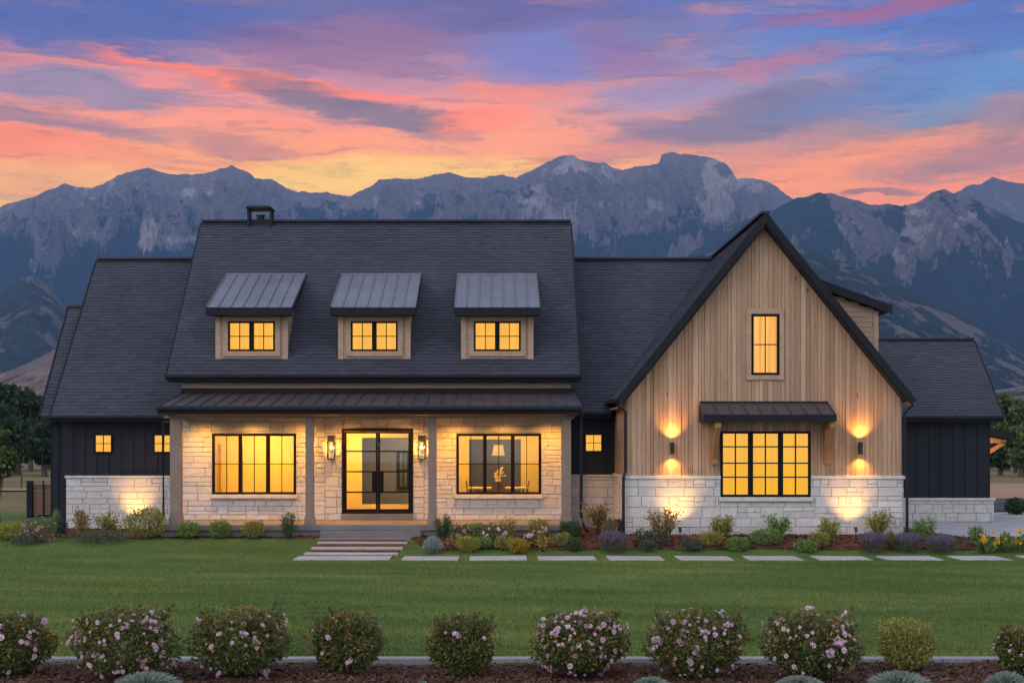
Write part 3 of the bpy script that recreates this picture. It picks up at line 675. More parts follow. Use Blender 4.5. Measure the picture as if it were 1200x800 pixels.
def window(x0, x1, z0, z1, d, units, cols, rows, fw=.075, mull=.12, mw=.022, pane='glass', sill=None, trim=None, name='window', bars=True):
    f = MB(); D0, D1 = d - .05, d + .07
    f.box(x0, x1, D0, D1, z0, z0 + fw); f.box(x0, x1, D0, D1, z1 - fw, z1)
    f.box(x0, x0 + fw, D0 + .001, D1, z0 + fw, z1 - fw); f.box(x1 - fw, x1, D0 + .001, D1, z0 + fw, z1 - fw)
    iw = (x1 - x0 - 2 * fw - (units - 1) * mull) / units
    us = [(x0 + fw + k * (iw + mull), x0 + fw + k * (iw + mull) + iw) for k in range(units)]
    for k in range(units - 1): f.box(us[k][1], us[k + 1][0], D0 + .001, D1, z0 + fw, z1 - fw)
    o = f.build(name, M['frame'], house, bevel=.006)
    mu = MB(); zz0, zz1 = z0 + fw, z1 - fw
    if bars:
        for (a, b) in us:
            for r in rows[1:-1]: zc = zz0 + (zz1 - zz0) * r; mu.box(a, b, d - .022, d + .03, zc - mw / 2, zc + mw / 2)
            for c in range(1, cols): xc = a + (b - a) * c / cols; mu.box(xc - mw / 2, xc + mw / 2, d - .024, d + .032, zz0, zz1)
        if mu.v: mu.build('muntin', M['frame'], o)
    for (a, b) in us:
        g = MB(); g.box(a, b, d + .004, d + .012, zz0, zz1); g.build('pane', M[pane], o)
    if sill is not None:
        s = MB(); s.box(x0 - .05, x1 + .05, d - .15, d + .02, z0 - .125, z0 - .002); s.build('sill', M[sill], o, bevel=.01)
    if trim is not None:
        w, s = trim[1], MB(); y0, y1 = d - .055, d - .0
        s.box(x0 - w, x1 + w, y0 - .004, y1, z1 + .001, z1 + w); s.box(x0 - w, x1 + w, y0 - .004, y1, z0 - w, z0 - .001)
        s.box(x0 - w, x0 - .001, y0, y1, z0, z1); s.box(x1 + .001, x1 + w, y0, y1, z0, z1)
        s.build('trim', M[trim[0]], o, bevel=.004)
    return o
def plain_box(name, x0, x1, y0, y1, z0, z1, mat_, bevel=0, parent=None):
    return MB().box(x0, x1, y0, y1, z0, z1).build(name, mat_, parent or house, bevel=bevel)
FRONT = lambda d: wallpt((0, d, 0), (1, 0, 0), (0, -1, 0))

# ------------------------------------------------------------------ main block and porch
dW, dP, zF = 43.4, 41.0, .74
win1 = (WX(249, dW), WX(347, dW), WZ(579, dW), WZ(508, dW)); win2 = (WX(535, dW), WX(634, dW), WZ(579, dW), WZ(508, dW))
door = (WX(401, dW), WX(484, dW), WZ(601.5, dW), WZ(502, dW))
XL, XR = -9.95, 2.42
st = MB(); f = FRONT(dW); hol = [win1, win2, door]
hol_s = [(win1[0] - .05, win1[1] + .05, win1[2] - .125, win1[2]), (win2[0] - .05, win2[1] + .05, win2[2] - .125, win2[2])] + hol
ashlar(st, f, XL, WX(381, dW), zF, 4.06, hol_s, random.Random(21)); ashlar(st, f, WX(497, dW), XR, zF, 4.06, hol_s, random.Random(22))
ashlar(st, f, WX(381, dW), WX(497, dW), zF, 4.06, hol_s, random.Random(23))
slab_wall(st, XL, XR, zF - .3, 4.3, dW + .002, dW + .22, hol)
st.build('porch_stone_wall', [M['stone'], M['mortar']], house)
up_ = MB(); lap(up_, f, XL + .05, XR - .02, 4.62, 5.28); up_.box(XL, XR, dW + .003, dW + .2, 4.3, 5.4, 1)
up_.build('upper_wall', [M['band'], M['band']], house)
# side and rear walls of the main block (hidden by the wings in front, real from the side)
bd = MB(); zr_ = WZ(260, 48)
prof = [(43.7, .3), (52.6, .3), (52.6, 5.3), (48, zr_ - .35), (43.7, 5.75)]
for x in (XL, XR - .2): bd.prism([(x, d, z) for d, z in prof], (.2, 0, 0))
bd.box(XL + .2, XR - .2, 52.4, 52.6, .3, 5.3); bd.build('rear_wall', M['dark'], house)
# main roof
e_d, e_z, r_d, r_z = 42.9, WZ(438.5, 42.9), 48.0, WZ(260, 48)
RX0, RX1 = -10.3, 2.66
rf = MB(); shingle_plane(rf, (RX0, e_d, e_z), (RX1, e_d, e_z), (RX1, r_d, r_z), (RX0, r_d, r_z), rnd=random.Random(31))
shingle_plane(rf, (RX1, 53.1, e_z), (RX0, 53.1, e_z), (RX0, r_d + .001, r_z), (RX1, r_d + .001, r_z), rnd=random.Random(32))
rf.beam((RX0, r_d, r_z + .03), (RX1, r_d, r_z + .03), .26, .07, m=0)
main_roof = rf.build('main_roof', [M['shingle'], M['fascia']], house)
fa = MB(); fa.box(RX0, RX1, e_d - .03, e_d - .005, e_z - .20, e_z - .0); fa.box(RX0, RX1, e_d + .02, dW - .03, e_z - .24, e_z - .19)
fa.build('fascia', M['fascia'], main_roof)
gutter((RX0, e_d - .09, e_z - .07), (RX1, e_d - .09, e_z - .07))
for x in (RX0 - .03, RX1 + .03): MB().beam((x, e_d, e_z - .12), (x, r_d, r_z - .12), .05, .20).build('rake_board', M['fascia'], main_roof)
# porch roof
pz0, pz1 = WZ(475, 40.45), WZ(460, dW)
pr = MB(); seam_roof(pr, (-10.0, 40.45, pz0), (2.56, 40.45, pz0), (2.52, dW - .03, pz1), (-9.97, dW - .03, pz1), 30)
proof = pr.build('porch_roof', M['seamdark'], house)
fl = MB(); fl.box(-9.97, 2.53, dW - .045, dW - .02, pz1 - .02, pz1 + .14); fl.build('flashing', M['gutter'], proof)
pf = MB(); pf.box(-10.0, 2.56, 40.42, 40.46, pz0 - .26, pz0 - .03); pf.build('fascia', M['fascia'], proof)
gutter((-10.02, 40.36, pz0 - .09), (2.58, 40.36, pz0 - .09), 'gutter')
pc = MB(); pc.box(-9.9, 2.48, 40.47, dW - .05, 4.02, 4.06); pc.build('porch_ceiling', M['cedar'], house)
be = MB(); be.box(-9.74, 2.25, dP - .13, dP + .13, WZ(490, dP), 4.0); be.build('porch_beam', M['taupe'], house, bevel=.01)
for x in (XL + .08, XR - .12): plain_box('porch_side_beam', x - .1, x + .1, dP + .14, dW - .05, WZ(490, dP), 4.0, M['taupe'], .01)
for k, (a, b) in enumerate([(200.5, 213), (358.5, 368), (502, 511.5), (658, 669)]):
    x0, x1 = WX(a, dP), WX(b, dP); w = (x1 - x0) / 2; xc = (x0 + x1) / 2
    c_ = MB(); c_.box(x0, x1, dP - w, dP + w, zF + .26, WZ(490, dP) - .002)
    co_ = c_.build('porch_column', M['taupe'], house, bevel=.012)
    b_ = MB(); e = .03
    b_.hexa([(xc - w - e, dP - w - e, zF), (xc + w + e, dP - w - e, zF), (xc + w + e, dP + w + e, zF), (xc - w - e, dP + w + e, zF),
             (xc - w - .02, dP - w - .02, zF + .26), (xc + w + .02, dP - w - .02, zF + .26), (xc + w + .02, dP + w + .02, zF + .26), (xc - w - .02, dP + w + .02, zF + .26)])
    b_.build('plinth', M['taupe'], co_, bevel=.01)
plain_box('porch_floor', -10.05, 2.45, dP - .32, dW + .0, zF - .17, zF, M['porch'], .012)
fn = MB(); fn.box(-9.98, 2.40, dP - .26, dW - .1, -.1, zF - .172); fn.build('porch_foundation', M['porch'], house)
s1_ = MB(); s1_.box(WX(375, 40.5), WX(493, 40.5), 40.46, dP - .325, .0, .565); stp = s1_.build('porch_step', M['porch'], house, bevel=.01)
s2_ = MB(); s2_.box(WX(371, 40.15), WX(481, 40.15), 40.14, 40.457, .0, .375); s2_.build('porch_step', M['porch'], house, bevel=.01)
tb = MB(); tb.box(door[0] - .02, door[1] + .02, dW - .16, dW + .06, zF + .002, door[2] - .002); tb.build('door_threshold', M['porch'], house, bevel=.008)
# porch downlights (recessed cans over each bay)
WARM = (1.0, .42, .05)
def can(x, d, e):
    c = MB(); c.tube([(x, d, 4.018), (x, d, 4.008)], .075, 16); o = c.build('recessed_light', M['black'], house)
    b = MB(); b.tube([(x, d, 4.0075), (x, d, 4.004)], .055, 16); b.build('bulb', M['lampbulb'], o)
    lamp('SPOT', 'porch_downlight', (x, d, 3.99), e, WARM, spot_size=R(140), spot_blend=1.0, shadow_soft_size=.14, aim=(x, d + .35, 2))
for x in (-9.2, -7.65, -6.1): can(x, 42.6, 330)
for x in (-4.75, -2.72): can(x, 42.6, 250)
for x in (-1.2, .3, 1.75): can(x, 42.6, 330)
# windows and door
mw_rows = [0, .5, 1]
w1 = window(*win1, dW, 3, 2, mw_rows, sill='cap'); w1['label'] = 'wide three-part porch window showing plain yellow room'
w2 = window(*win2, dW, 3, 2, mw_rows, sill='cap'); w2['label'] = 'wide three-part porch window showing the dining room'
def front_door():
    x0, x1, z0, z1 = door; xm = WX(443, dW); d = dW
    fr = MB(); w = .075
    fr.box(x0, x1, d - .06, d + .1, z1 - .09, z1); fr.box(x0, x0 + w, d - .059, d + .1, z0, z1 - .09); fr.box(x1 - w, x1, d - .059, d + .1, z0, z1 - .09); fr.box(x0 + w, x1 - w, d - .058, d + .1, z0, z0 + .05)
    fo = fr.build('door_frame', M['frame'], house, bevel=.006)
    for (a, b, sd) in ((x0 + w + .004, xm - .004, 1), (xm + .004, x1 - w - .004, -1)):
        lf = MB(); zt, zb = z1 - .094, z0 + .054; sw = .065
        lf.box(a, b, d - .03, d + .03, zt - .06, zt); lf.box(a, b, d - .03, d + .03, zb, zb + .09)
        lf.box(a, a + sw, d - .029, d + .029, zb + .09, zt - .06); lf.box(b - sw, b, d - .029, d + .029, zb + .09, zt - .06)
        for py in (528.6, 552.4, 576.4): zc = WZ(py, d); lf.box(a + sw, b - sw, d - .028, d + .028, zc - .022, zc + .022)
        lo = lf.build('front_door', M['frame'], house)
        g = MB(); g.box(a + sw, b - sw, d - .005, d + .005, zb + .09, zt - .06); g.build('pane', M['glass'], lo)
        hd = MB(); e0 = xm - sd * .006; e1 = xm - sd * .185
        hd.box(min(e0, e1), max(e0, e1), d - .075, d - .032, WZ(576, d), WZ(552, d))
        hd.tube([(xm - sd * .09, d - .12, WZ(574, d)), (xm - sd * .09, d - .12, WZ(554, d))], .016, 8)
        hd.build('handle', M['frame'], lo, bevel=.006)
front_door()
def lantern(px0, px1, py0, py1):
    x0, x1, z0, z1 = WX(px0, dW), WX(px1, dW), WZ(py1, dW), WZ(py0, dW); xc = (x0 + x1) / 2; w = .105; dc = dW - .20
    b = MB(); b.box(xc - .07, xc + .07, dW - .075, dW - .03, z1 - .42, z1 - .02)
    b.box(xc - w, xc + w, dc - w, dc + w, z1 - .19, z1 - .03); b.box(xc - w - .02, xc + w + .02, dc - w - .02, dc + w + .02, z1 - .029, z1)
    b.box(xc - w, xc + w, dc - w, dc + w, z0, z0 + .03); b.box(xc - .03, xc + .03, dc + w, dW - .05, z1 - .14, z1 - .08)
    for sx in (-1, 1):
        for sy in (-1, 1): b.box(xc + sx * w - .012, xc + sx * w + .012, dc + sy * w - .012, dc + sy * w + .012, z0 + .03, z1 - .19)
    o = b.build('wall_lantern', M['black'], house)
    g = MB()
    for sy in (-1, 1): g.box(xc - w + .014, xc + w - .014, dc + sy * (w - .004) - .003, dc + sy * (w - .004) + .003, z0 + .032, z1 - .192)
    g.build('lantern_glass', M['glass'], o)
    u = MB(); u.tube([(xc, dc, z1 - .2), (xc, dc, z1 - .24), (xc, dc, z1 - .44), (xc, dc, z1 - .49)], [.02, .05, .045, .012], 10); u.build('bulb', M['lampbulb'], o, smooth=True)
    lamp('POINT', 'lantern_glow', (xc, dc - .16, z1 - .38), 40, (1, .44, .07), shadow_soft_size=.06)
lantern(385, 393, 510, 538.5); lantern(490.5, 498.5, 510, 538.5)

# ------------------------------------------------------------------ rooms behind the glass
def room(x0, x1, y0, y1, z0, z1, opening=None, wall='cream'):
    r = MB(); t_ = .08
    r.box(x0 - t_, x1 + t_, y0, y1 + t_, z0 - t_, z0, 1); r.box(x0 - t_, x1 + t_, y0, y1 + t_, z1, z1 + t_)
    r.box(x0 - t_, x0, y0, y1 + t_, z0, z1); r.box(x1, x1 + t_, y0, y1 + t_, z0, z1)
    for (a, b, c, e) in subtract([(x0, x1, z0, z1)], [opening] if opening else []): r.box(a, b, y1, y1 + t_, c, e)
    return r.build('interior_room', [M[wall], M['floorwood']], house)
y0r = dW + .225
room(-9.6, -5.75, y0r, 46.6, zF + .1, 3.75)
room(-5.6, -1.85, y0r, 46.6, zF + .1, 3.75, (WX(424, 46.6), WX(481, 46.6), WZ(590.5, 46.6), WZ(512.5, 46.6)))
room(-1.7, 2.25, y0r, 46.6, zF + .1, 3.75, (WX(549.5, 46.6), WX(610.5, 46.6), zF + .1, WZ(514.5, 46.6)))
room(-5.6, -1.85, 46.7, 50.6, zF + .1, 3.75, None, 'greyroom'); room(-1.7, 2.25, 46.7, 50.6, zF + .1, 3.75, None, 'greyroom')
ROOM = (1.0, .445, .022)
lamp('POINT', 'room_light', (-7.7, 45.0, 3.3), 205, ROOM, shadow_soft_size=.3)
lamp('POINT', 'room_light', (-4.6, 44.9, 3.4), 215, ROOM, shadow_soft_size=.3)
lamp('POINT', 'room_light', (-.9, 44.6, 3.45), 115, ROOM, shadow_soft_size=.25); lamp('POINT', 'room_light', (1.6, 44.6, 3.45), 115, ROOM, shadow_soft_size=.25)
lamp('POINT', 'back_room_light', (-2.6, 48.6, 3.2), 230, (1, .75, .45), shadow_soft_size=.3); lamp('POINT', 'back_room_light', (.5, 48.6, 3.2), 100, (1, .78, .5), shadow_soft_size=.3)
# details seen through the door: a far window and a console in the grey room
bw = window(WX(466, 50.5), WX(480, 50.5), 1.5, 2.9, 50.52, 1, 2, [0, .5, 1], name='rear_window'); 
# tall door panel seen in the yellow room
plain_box('interior_door', WX(257.2, 46.5), WX(258.2, 46.5), 46.5, 46.58, zF + .11, 3.15, M['floorwood'])
# dining furniture
def chair(x, y, rz, label):
    o = thing('dining_chair', label, 'chair', (x, y, zF + .1), 'chairs round the dining table'); o.rotation_euler = (0, 0, rz)
    def part(name, mb, m_): q_ = mb.build(name, m_); q_.parent = o; return q_
    part('seat', MB().box(-.23, .23, -.23, .23, .44, .52), M['chair']); 
    b = MB(); b.hexa([(-.23, -.25, .5), (.23, -.25, .5), (.23, -.19, .5), (-.23, -.19, .5), (-.22, -.33, 1.10), (.22, -.33, 1.10), (.22, -.28, 1.10), (-.22, -.28, 1.10)]); part('backrest', b, M['chair'])
    for sx in (-1, 1):
        for sy in (-1, 1): part('leg', MB().tube([(sx * .19, sy * .19, .44), (sx * .21, sy * .21, 0)], [.022, .014], 6), M['black'])
tx = WX(584, 45.3)
dt = thing('dining_table', 'pale oak dining table behind the porch window', 'table', (tx, 45.3, zF + .1))
MB().box(tx - 1.0, tx + 1.0, 44.85, 45.75, 1.665, 1.72).build('tabletop', M['cream'], dt, bevel=.01)
for sx in (-1, 1):
    for sy in (-1, 1): MB().box(tx + sx * .82 - .04, tx + sx * .82 + .04, 45.3 + sy * .36 - .04, 45.3 + sy * .36 + .04, zF + .1, 1.663).build('leg', M['floorwood'], dt)
chair(tx, 44.55, 0, 'tan dining chair with its back to the window, in front of the vase'); chair(WX(557, 45.2), 45.2, -1.57, 'tan dining chair at the table end nearer the entry door')
chair(WX(609, 45.2), 45.2, 1.57, 'tan dining chair at the table end away from the entry door')
vs = thing('vase', 'white vase of pale flowers on the dining table', 'vase', (tx, 45.3, 1.72))
MB().tube([(tx, 45.3, 1.722), (tx, 45.3, 1.79), (tx, 45.3, 1.95), (tx, 45.3, 2.04)], [.07, .12, .10, .05], 14).build('vessel', M['cream'], vs, smooth=True)
fv = MB(); rr = random.Random(5)
for k in range(60):
    p = Vector((tx + rr.gauss(0, .075), 45.3 + rr.gauss(0, .07), 2.14 + rr.gauss(0, .06))); a = Vector((rr.gauss(0, 1), rr.gauss(0, 1), rr.gauss(0, 1))).normalized() * .05; b = a.cross(Vector((0, 0, 1))) * .8 + Vector((0, 0, .02))
    fv.quad(p - a - b, p + a - b, p + a + b, p - a + b)
for k in range(6): fv.tube([(tx, 45.3, 2.0), (tx + rr.gauss(0, .06), 45.3, 2.12)], .006, 4)
fv.build('flowers', M['cream'], vs)
pl = thing('pendant_light', 'lit pleated pendant shade hanging over the dining table', 'pendant lamp', (tx, 45.3, 2.8))
MB().tube([(tx, 45.3, 2.77), (tx, 45.3, 3.12)], [.21, .15], 20).build('lamp_shade', M['shade'], pl, smooth=True)
MB().tube([(tx, 45.3, 3.12), (tx, 45.3, 3.75)], .012, 6).build('cord', M['black'], pl)

# ------------------------------------------------------------------ dormers
def dormer(xa, xb, rxa, rxb, wx0, wx1, what):
    dF = 43.38; zb, zt = WZ(420, dF), WZ(367.5, dF) + .04; xc = (xa + xb) / 2
    wz0, wz1 = WZ(411.5, dF), WZ(376.5, dF); wn_ = (wx0, wx1, wz0, wz1); tw = .16
    b = MB(); ff = FRONT(dF); hole = (wx0 - tw, wx1 + tw, wz0 - tw, wz1 + tw)
    lap(b, ff, xa + .10, xb - .10, zb, zt, [hole])
    for (a, c, e, g) in subtract([(xa, xb, zb - .1, zt)], [wn_]): b.box(a, c, dF + .002, dF + .12, e, g, 1)
    zroof = lambda d: e_z + (d - e_d) * (r_z - e_z) / (r_d - e_d)
    ztop = lambda d: WZ(367.5, 42.9) - .0 + (d - 42.9) * ((WZ(322, 46.05) - WZ(360, 42.9)) / (46.05 - 42.9))
    for x, nx in ((xa, -1), (xb, 1)):
        fs = wallpt((x, 0, 0), (0, 1, 0), (nx, 0, 0)); z = zb
        b.prism([(x - nx * .005, dF + .12, zb - .1), (x - nx * .005, dF + .12, ztop(dF + .12)), (x - nx * .005, 46.2, ztop(46.2)), (x - nx * .005, 46.2, zroof(46.2) - .1)], (-nx * .1, 0, 0), 1)
        while z < ztop(46) :
            e = z + .155; zm = (z + e) / 2
            yb = min(max(dF + .1, e_d + (e - e_z) * (r_d - e_d) / (r_z - e_z) - .1), 46); ya = dF + .1
            if e > ztop(dF + .1): ya = max(ya, 42.9 + (e - WZ(367.5, 42.9)) * (46.05 - 42.9) / (WZ(322, 46.05) - WZ(360, 42.9)))
            yb2 = min(46.2, e_d + (e - e_z) * (r_d - e_d) / (r_z - e_z) + .1)
            if yb2 > ya + .03: b.hexa([fs(ya, z, .024), fs(yb2, z, .024), fs(yb2, z, 0), fs(ya, z, 0), fs(ya, e, .008), fs(yb2, e, .008), fs(yb2, e, 0), fs(ya, e, 0)])
            z += .155
    o = b.build('dormer', [M['siding'], M['trim']], house); o['label'] = what
    for a_, c_ in ((xa - .045, xa + .12), (xb - .12, xb + .045)):
        cb = MB(); cb.box(a_, c_, dF - .034, dF - .002, zb - .02, zt); q_ = xa if a_ < xc else xb; cb.box(q_ - .045, q_ + .045, dF - .0018, dF + .10, zb - .02, zt); cb.build('corner_board', M['trim'], o, bevel=.004)
    r_ = MB(); ez, tz = WZ(360, 42.9), WZ(322, 46.05)
    seam_roof(r_, (rxa, 42.9, ez), (rxb, 42.9, ez), (rxb, 46.05, tz), (rxa, 46.05, tz), 7)
    r_.build('dormer_roof', M['seam'], o)
    fa_ = MB(); fa_.box(rxa, rxb, 42.86, 42.90, ez - .25, ez - .01); sl = (tz - ez) / (46.05 - 42.9)
    for x in (rxa + .015, rxb - .015): fa_.prism([(x - .015, 42.905, ez - .25), (x - .015, 42.905, ez - .06), (x - .015, 46.0, ez - .06 + 3.1 * sl), (x - .015, 46.0, ez - .25 + 3.1 * sl)], (.03, 0, 0))
    fa_.box(rxa + .03, rxb - .03, 42.91, dF - .04, ez - .24, ez - .21); fa_.build('fascia', M['fascia'], o)
    hr = MB(); hr.box(rxa, rxb, 46.0, 46.12, tz - .03, tz + .05); hr.build('flashing', M['seam'], o)
    w = window(wx0, wx1, wz0, wz1, dF - .01, 2, 2, [0, .5, 1], fw=.06, mull=.15, mw=.026, pane='lit_small', trim=('trim', tw), name='dormer_window')
    return o
for (xc, wh) in ((-7.725, 'dormer nearest the chimney'), (-3.83, 'middle dormer above the entry door'), (.075, 'dormer above the dining window')):
    dormer(xc - 1.105, xc + 1.105, xc - 1.35, xc + 1.345, xc - .745, xc + .745, wh)
# chimney cap on the ridge
cx0, cx1 = WX(291, 48), WX(320, 48); ch = MB(); ch.box(cx0 + .08, cx1 - .08, 47.86, 48.14, zr_ - .6, zr_ + .06)
cho = ch.build('chimney', M['gutter'], house)
cp = MB(); cp.hexa([(cx0 - .03, 47.55, zr_ + .43), (cx1 + .03, 47.55, zr_ + .43), (cx1 + .03, 48.45, zr_ + .43), (cx0 - .03, 48.45, zr_ + .43), (cx0 + .06, 47.65, zr_ + .52), (cx1 - .06, 47.65, zr_ + .52), (cx1 - .06, 48.35, zr_ + .52), (cx0 + .06, 48.35, zr_ + .52)])
for x in (cx0 + .04, cx1 - .04):
    for d in (47.80, 48.20): cp.box(x - .04, x + .04, d - .03, d + .03, zr_ - .3, zr_ + .429)
cp.build('chimney_cap', M['gutter'], cho)
fp = MB(); fp.tube([((cx0 + cx1) / 2, 48, zr_ + .04), ((cx0 + cx1) / 2, 48, zr_ + .2), ((cx0 + cx1) / 2, 48, zr_ + .22)], [.14, .14, .19], 12); fp.build('flue', M['gutter'], cho)

# ------------------------------------------------------------------ left wing
dL = 44.5; lw_e, lw_z = 44.0, WZ(486.5, 44.0); lw_r, lw_rz = 49.2, WZ(304, 49.2)
LX0, LX1 = -14.15, XL
rf = MB(); shingle_plane(rf, (-14.32, lw_e, lw_z), (-9.9, lw_e, lw_z), (-9.9, lw_r, lw_rz), (-14.32, lw_r, lw_rz), rnd=random.Random(41))
shingle_plane(rf, (-9.9, 54.4, lw_z), (-14.32, 54.4, lw_z), (-14.32, lw_r + .001, lw_rz), (-9.9, lw_r + .001, lw_rz), rnd=random.Random(42))
rf.beam((-14.32, lw_r, lw_rz + .03), (-9.9, lw_r, lw_rz + .03), .26, .07)
lro = rf.build('side_wing_roof', [M['shingle'], M['fascia']], house)
rk = MB(); rk.beam((-14.35, lw_e, lw_z - .10), (-14.35, lw_r, lw_rz - .10), .05, .20); rk.box(-14.3, -9.95, lw_e - .03, lw_e - .004, lw_z - .2, lw_z); rk.build('rake_board', M['fascia'], lro)
gutter((-14.35, lw_e - .08, lw_z - .06), (-10.02, lw_e - .08, lw_z - .06))
# lower, shorter roof stepping out at the end
rf = MB(); x_e, e2d, e2z, r2d, r2z = -14.86, 44.6, WZ(487, 44.6), 47.7, WZ(357, 47.7)
shingle_plane(rf, (x_e, e2d, e2z), (-14.33, e2d, e2z), (-14.33, r2d, r2z), (x_e, r2d, r2z), rnd=random.Random(43)); shingle_plane(rf, (-14.33, 50.8, e2z), (x_e, 50.8, e2z), (x_e, r2d + .001, r2z), (-14.33, r2d + .001, r2z), rnd=random.Random(44))
ero = rf.build('end_bay_roof', [M['shingle'], M['fascia']], house)
rk = MB(); rk.beam((x_e - .03, e2d, e2z - .10), (x_e - .03, r2d, r2z - .10), .05, .20); rk.box(x_e, -14.3, e2d - .03, e2d - .004, e2z - .2, e2z); rk.build('rake_board', M['fascia'], ero)
sw1 = (WX(111, dL), WX(132, dL), WZ(530.5, dL), WZ(508.5, dL)); sw2 = (WX(180, dL), WX(201, dL), WZ(530.5, dL), WZ(508.5, dL))
b = MB(); batten_wall(b, FRONT(dL), LX0, XL + .1, WZ(557, dL), lambda s: lw_z + .05, [sw1, sw2]); b.box(LX0 + .02, XL, dL + .03, dL + .2, 2.0, lw_z + .3)
b.build('wing_board_wall', M['dark'], house)
st = MB(); ashlar(st, FRONT(dL - .05), WX(78, dL), XL - .02, .28, WZ(560, dL), (), random.Random(51)); st.box(WX(78, dL) + .01, XL, dL - .047, dL + .02, .1, WZ(560, dL), 1)
wsk = st.build('wing_stone_base', [M['stone'], M['mortar']], house)
c_ = MB(); c_.box(WX(77, dL), XL - .02, dL - .11, dL + .0, WZ(560, dL) + .002, WZ(557, dL)); c_.build('stone_cap', M['cap'], wsk, bevel=.008)
b = MB(); dE = 44.95; batten_wall(b, FRONT(dE), -14.62, LX0, .25, lambda s: e2z + .1, sp=.25); b.box(-14.6, LX0, dE + .03, dE + .2, .2, e2z + .2)
b.prism([(-14.6, 45.2, .2), (-14.6, 50.2, .2), (-14.6, 50.2, 3.9), (-14.6, 47.7, r2z - .3), (-14.6, 45.2, 4.4)], (.15, 0, 0)); b.prism([(-14.14, 44.75, .2), (-14.14, 53.9, .2), (-14.14, 53.9, 3.9), (-14.14, 49.2, lw_rz - .35), (-14.14, 44.75, 4.55)], (.12, 0, 0))
b.box(-14.6, XL, 53.6, 53.85, .2, 3.9)
b.build('end_bay_wall', M['dark'], house)
for s_, lb in ((sw1, 'small square lit window nearer the wing end'), (sw2, 'small square lit window beside the porch column')):
    window(*s_, dL - .02, 1, 2, [0, .5, 1], fw=.045, mw=.024, pane='lit_small', name='square_window')['label'] = lb
downspout([(-9.98, lw_e - .1, lw_z - .15), (-9.98, lw_e - .1, lw_z - .3), (-9.99, dP + .15, 3.85), (-9.99, dP + .15, .95), (-10.08, dP - .05, .78), (-10.12, dP - .25, .45)])

# ------------------------------------------------------------------ link between main block and gable
dC = 44.2; c_e, c_z = 43.75, WZ(482, 43.75); c_r, c_rz = 49.0, WZ(304, 49.0)
rf = MB(); shingle_plane(rf, (2.5, c_e, c_z), (8.0, c_e, c_z), (8.0, c_r, c_rz), (2.5, c_r, c_rz), rnd=random.Random(61)); shingle_plane(rf, (8.0, 54.2, c_z), (2.5, 54.2, c_z), (2.5, c_r + .001, c_rz), (8.0, c_r + .001, c_rz), rnd=random.Random(62))
rf.beam((2.6, c_r, c_rz + .03), (8.0, c_r, c_rz + .03), .26, .07); lko = rf.build('link_roof', [M['shingle'], M['fascia']], house)
fa = MB(); fa.box(2.55, 3.75, c_e - .03, c_e - .004, c_z - .2, c_z); fa.box(2.55, 3.85, c_e + .02, dC - .03, c_z - .22, c_z - .18); fa.build('fascia', M['fascia'], lko)
gutter((2.6, c_e - .08, c_z - .06), (3.72, c_e - .08, c_z - .06))
sw3 = (WX(685.5, dC), WX(705.5, dC), WZ(529, dC), WZ(508.5, dC))
b = MB(); batten_wall(b, FRONT(dC), XR, 3.92, WZ(556, dC), lambda s: c_z, [sw3]); b.box(XR, 3.9, dC + .03, dC + .2, 2.0, c_z + .2); b.build('link_board_wall', M['dark'], house)
st = MB(); ashlar(st, FRONT(dC - .05), XR, 3.88, .3, WZ(558, dC), (), random.Random(63)); st.box(XR, 3.88, dC - .047, dC + .02, .1, WZ(558, dC), 1); lst = st.build('link_stone_base', [M['stone'], M['mortar']], house)
c_ = MB(); c_.box(XR, 3.86, dC - .11, dC - .005, WZ(558, dC) + .002, WZ(555.8, dC)); c_.build('stone_cap', M['cap'], lst, bevel=.008)
window(*sw3, dC - .02, 1, 2, [0, .5, 1], fw=.03, mw=.02, pane='lit_small', name='square_window')['label'] = 'small square lit window in the dark nook by the gable'
downspout([(2.58, 40.42, pz0 - .2), (2.58, 40.75, 3.9), (2.58, 40.9, 1.0), (2.64, 40.85, .75), (2.74, 40.6, .55)])

# ------------------------------------------------------------------ front gable
dG, dR = 40.5, 40.1
GX0, GX1 = WX(735, dG), WX(1055, dG); gxc = WX(897.5, dR)
gz_pk = WZ(249.5, dR); gz_e = WZ(465, dR); ghw = 172.5 / F * dR; gsl = (gz_pk - gz_e) / ghw
gaw = (WX(880, dG), WX(913, dG), WZ(439.5, dG), WZ(368, dG)); gbw = (WX(844, dG), WX(949.5, dG), WZ(582, dG), WZ(505, dG))
zcap = WZ(557, dG); zst = WZ(561, dG)
top = lambda s: gz_pk - .30 - abs(s - gxc) * gsl
b = MB(); f = FRONT(dG)
boards(b, f, GX0, GX1, zcap, top, [gaw, gbw], rnd=random.Random(71))
poly = [(GX0 + .01, zcap - .3)] + [(GX1 - .01, zcap - .3), (GX1 - .01, top(GX1)), (gxc, top(gxc)), (GX0 + .01, top(GX0))]
def sub_gable(mb, holes, m):               # backing behind the boards, split into strips so that the openings stay open
    xs = sorted({GX0 + .01, GX1 - .01, gxc} | {h[0] for h in holes} | {h[1] for h in holes})
    for a, c in zip(xs, xs[1:]):
        hs = sorted([(h[2], h[3]) for h in holes if h[0] <= a + 1e-6 and h[1] >= c - 1e-6]); cur = zcap - .3
        for (lo, hi) in hs:
            if lo > cur: mb.box(a, c, dG + .002, dG + .15, cur, lo, m)
            cur = max(cur, hi)
        mb.prism([(a, dG + .002, cur), (c, dG + .002, cur), (c, dG + .002, top(c)), (a, dG + .002, top(a))], (0, .148, 0), m)
sub_gable(b, [gaw, gbw], 1); gwall = b.build('gable_board_wall', [M['wood'], M['trim']], house)
